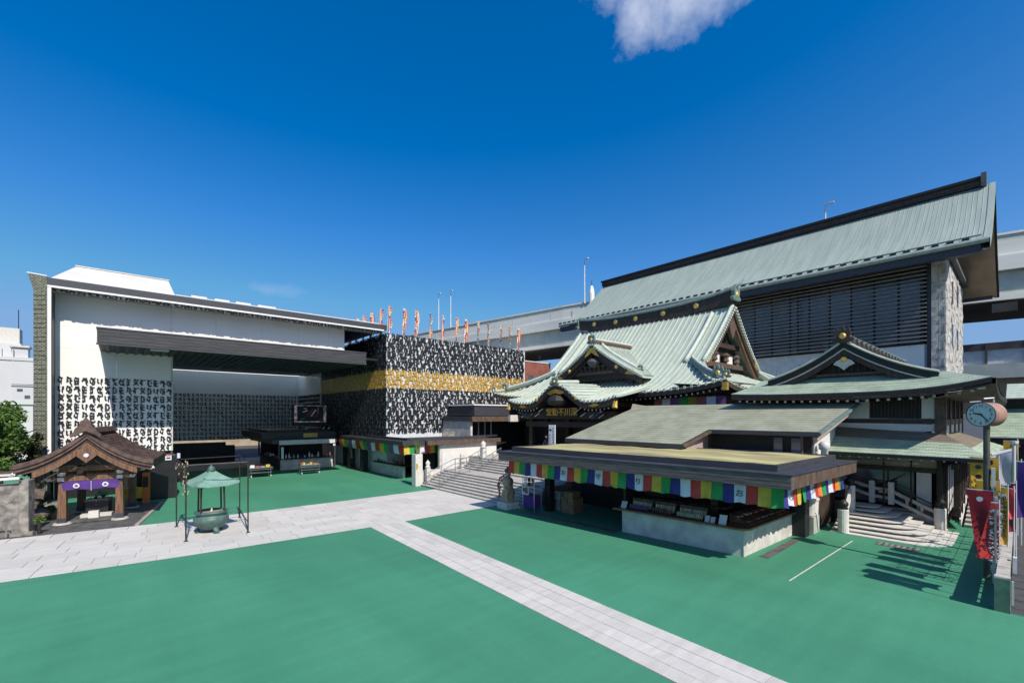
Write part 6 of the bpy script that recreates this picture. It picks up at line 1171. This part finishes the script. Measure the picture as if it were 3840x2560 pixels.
# ================================================================ signs and people on the terrace
sg_ = thing('notice_board', 'tall white notice board with black lettering at the temple entrance', 'sign', (23.4, 22.8, 1.71)); bx('board', 'signwhite', sg_, 23.4, 22.0, 1.9, 23.46, 22.62, 4.3)
for i in range(9): inst('character', GI[i % 22], (23.393, 22.16, 3.95-i*.2), sg_, (.12, .2, .14), (0, 0, R(-90)))
bx('header_print', 'ink', sg_, 23.393, 22.35, 3.85, 23.399, 22.56, 4.0)
for i in range(8): bx('print_line', 'muteviolet', sg_, 23.394, 22.45, 2.1+i*.2, 23.399, 22.53, 2.22+i*.2)
for y in (22.05, 22.52): MB().tube([(23.48, y, 1.71), (23.48, y, 2.2)], .025, 6).build('leg', 'darksteel', sg_)
def person(name_label, x, y, z, pose, shirt, trousers, face=R(180)):
    t = thing('person', name_label, 'person', (x, y, z)); c, s_ = math.cos(face), math.sin(face)
    def T(f, l_, h): return (x+f*c-l_*s_, y+f*s_+l_*c, z+h)
    if pose == 'stand': hip, chest, neck, head = (0, 0, .92), (0, 0, 1.3), (0, 0, 1.45), (.02, 0, 1.6)
    else: hip, chest, neck, head = (-.1, 0, .9), (.22, 0, 1.15), (.36, 0, 1.22), (.46, 0, 1.24)
    v = [T(*hip), T(*chest), T(*neck)]; rr = [.16, .17, .07]; e = [(0, 1), (1, 2)]
    for sg in (-1, 1):
        k_ = len(v); v += [T(hip[0], sg*.1, hip[2]-.05), T(hip[0]+.06, sg*.11, .48), T(hip[0], sg*.11, .06), T(hip[0]+.13, sg*.12, .04)]; rr += [.11, .075, .05, .045]; e += [(0, k_), (k_, k_+1), (k_+1, k_+2), (k_+2, k_+3)]
        k_ = len(v); sh = (chest[0]+.02, sg*.2, chest[2]+.06); v += [T(*sh), T(sh[0]+.08, sg*.25, sh[2]-.28), T(sh[0]+.28, sg*.2, sh[2]-.42)]; rr += [.065, .05, .04]; e += [(1, k_), (k_, k_+1), (k_+1, k_+2)]
        for fi in range(5): q = len(v); v += [T(sh[0]+.36, sg*(.17+.018*fi), sh[2]-.45-.01*(fi % 2))]; rr += [.01]; e += [(k_+2, q)]
    me = bpy.data.meshes.new('body'); me.from_pydata([Vector(p)-Vector((x, y, z)) for p in v], e, []); me.materials.append(MT[shirt]); o = bpy.data.objects.new('body', me); COL.objects.link(o); put(o, (x, y, z), t)
    sk_ = o.modifiers.new('skin', 'SKIN'); sk_.use_smooth_shade = True
    for i, r_ in enumerate(rr): me.skin_vertices[0].data[i].radius = (r_, r_*.85)
    me.skin_vertices[0].data[0].use_root = True; o.modifiers.new('sub', 'SUBSURF').levels = 1
    h = Vector(T(*head)); MB().ball(h+Vector((0, 0, .06)), .105, 10, 1.2).build('head', 'skin', t, smooth=True); MB().ball(h+Vector((-.02*c, -.02*s_, .10)), .112, 8, .95).build('hair', 'hair', t, smooth=True)
    for sg in (-1, 1): MB().tube([T(hip[0], sg*.1, hip[2]-.02), T(hip[0]+.06, sg*.11, .48), T(hip[0], sg*.11, .1)], [.125, .09, .075], 8).build('trouser_leg', trousers, t, smooth=True)
    return t
person('person in pale blue shirt bending over a table at the temple entrance', 23.6, 20.4, 1.71, 'bend', 'clothwhite', 'navy', R(-80)); person('person in dark grey clothes standing in the shaded temple entrance', 24.6, 24.0, 1.71, 'stand', 'navy', 'black', R(180))
tb = thing('offering_table', 'low table with papers at the temple entrance', 'table', (23.2, 21.0, 1.71)); bx('top', 'timbermid', tb, 23.0, 20.4, 2.6, 23.6, 21.7, 2.66)
for x in (23.05, 23.55):
    for y in (20.45, 21.65): bx('leg', 'timber', tb, x-.03, y-.03, 1.712, x+.03, y+.03, 2.598)
tag(bx('paper_box', 'signwhite', None, 23.1, 21.1, 2.662, 23.4, 21.4, 2.95), 'white paper box on the entrance table', 'box')
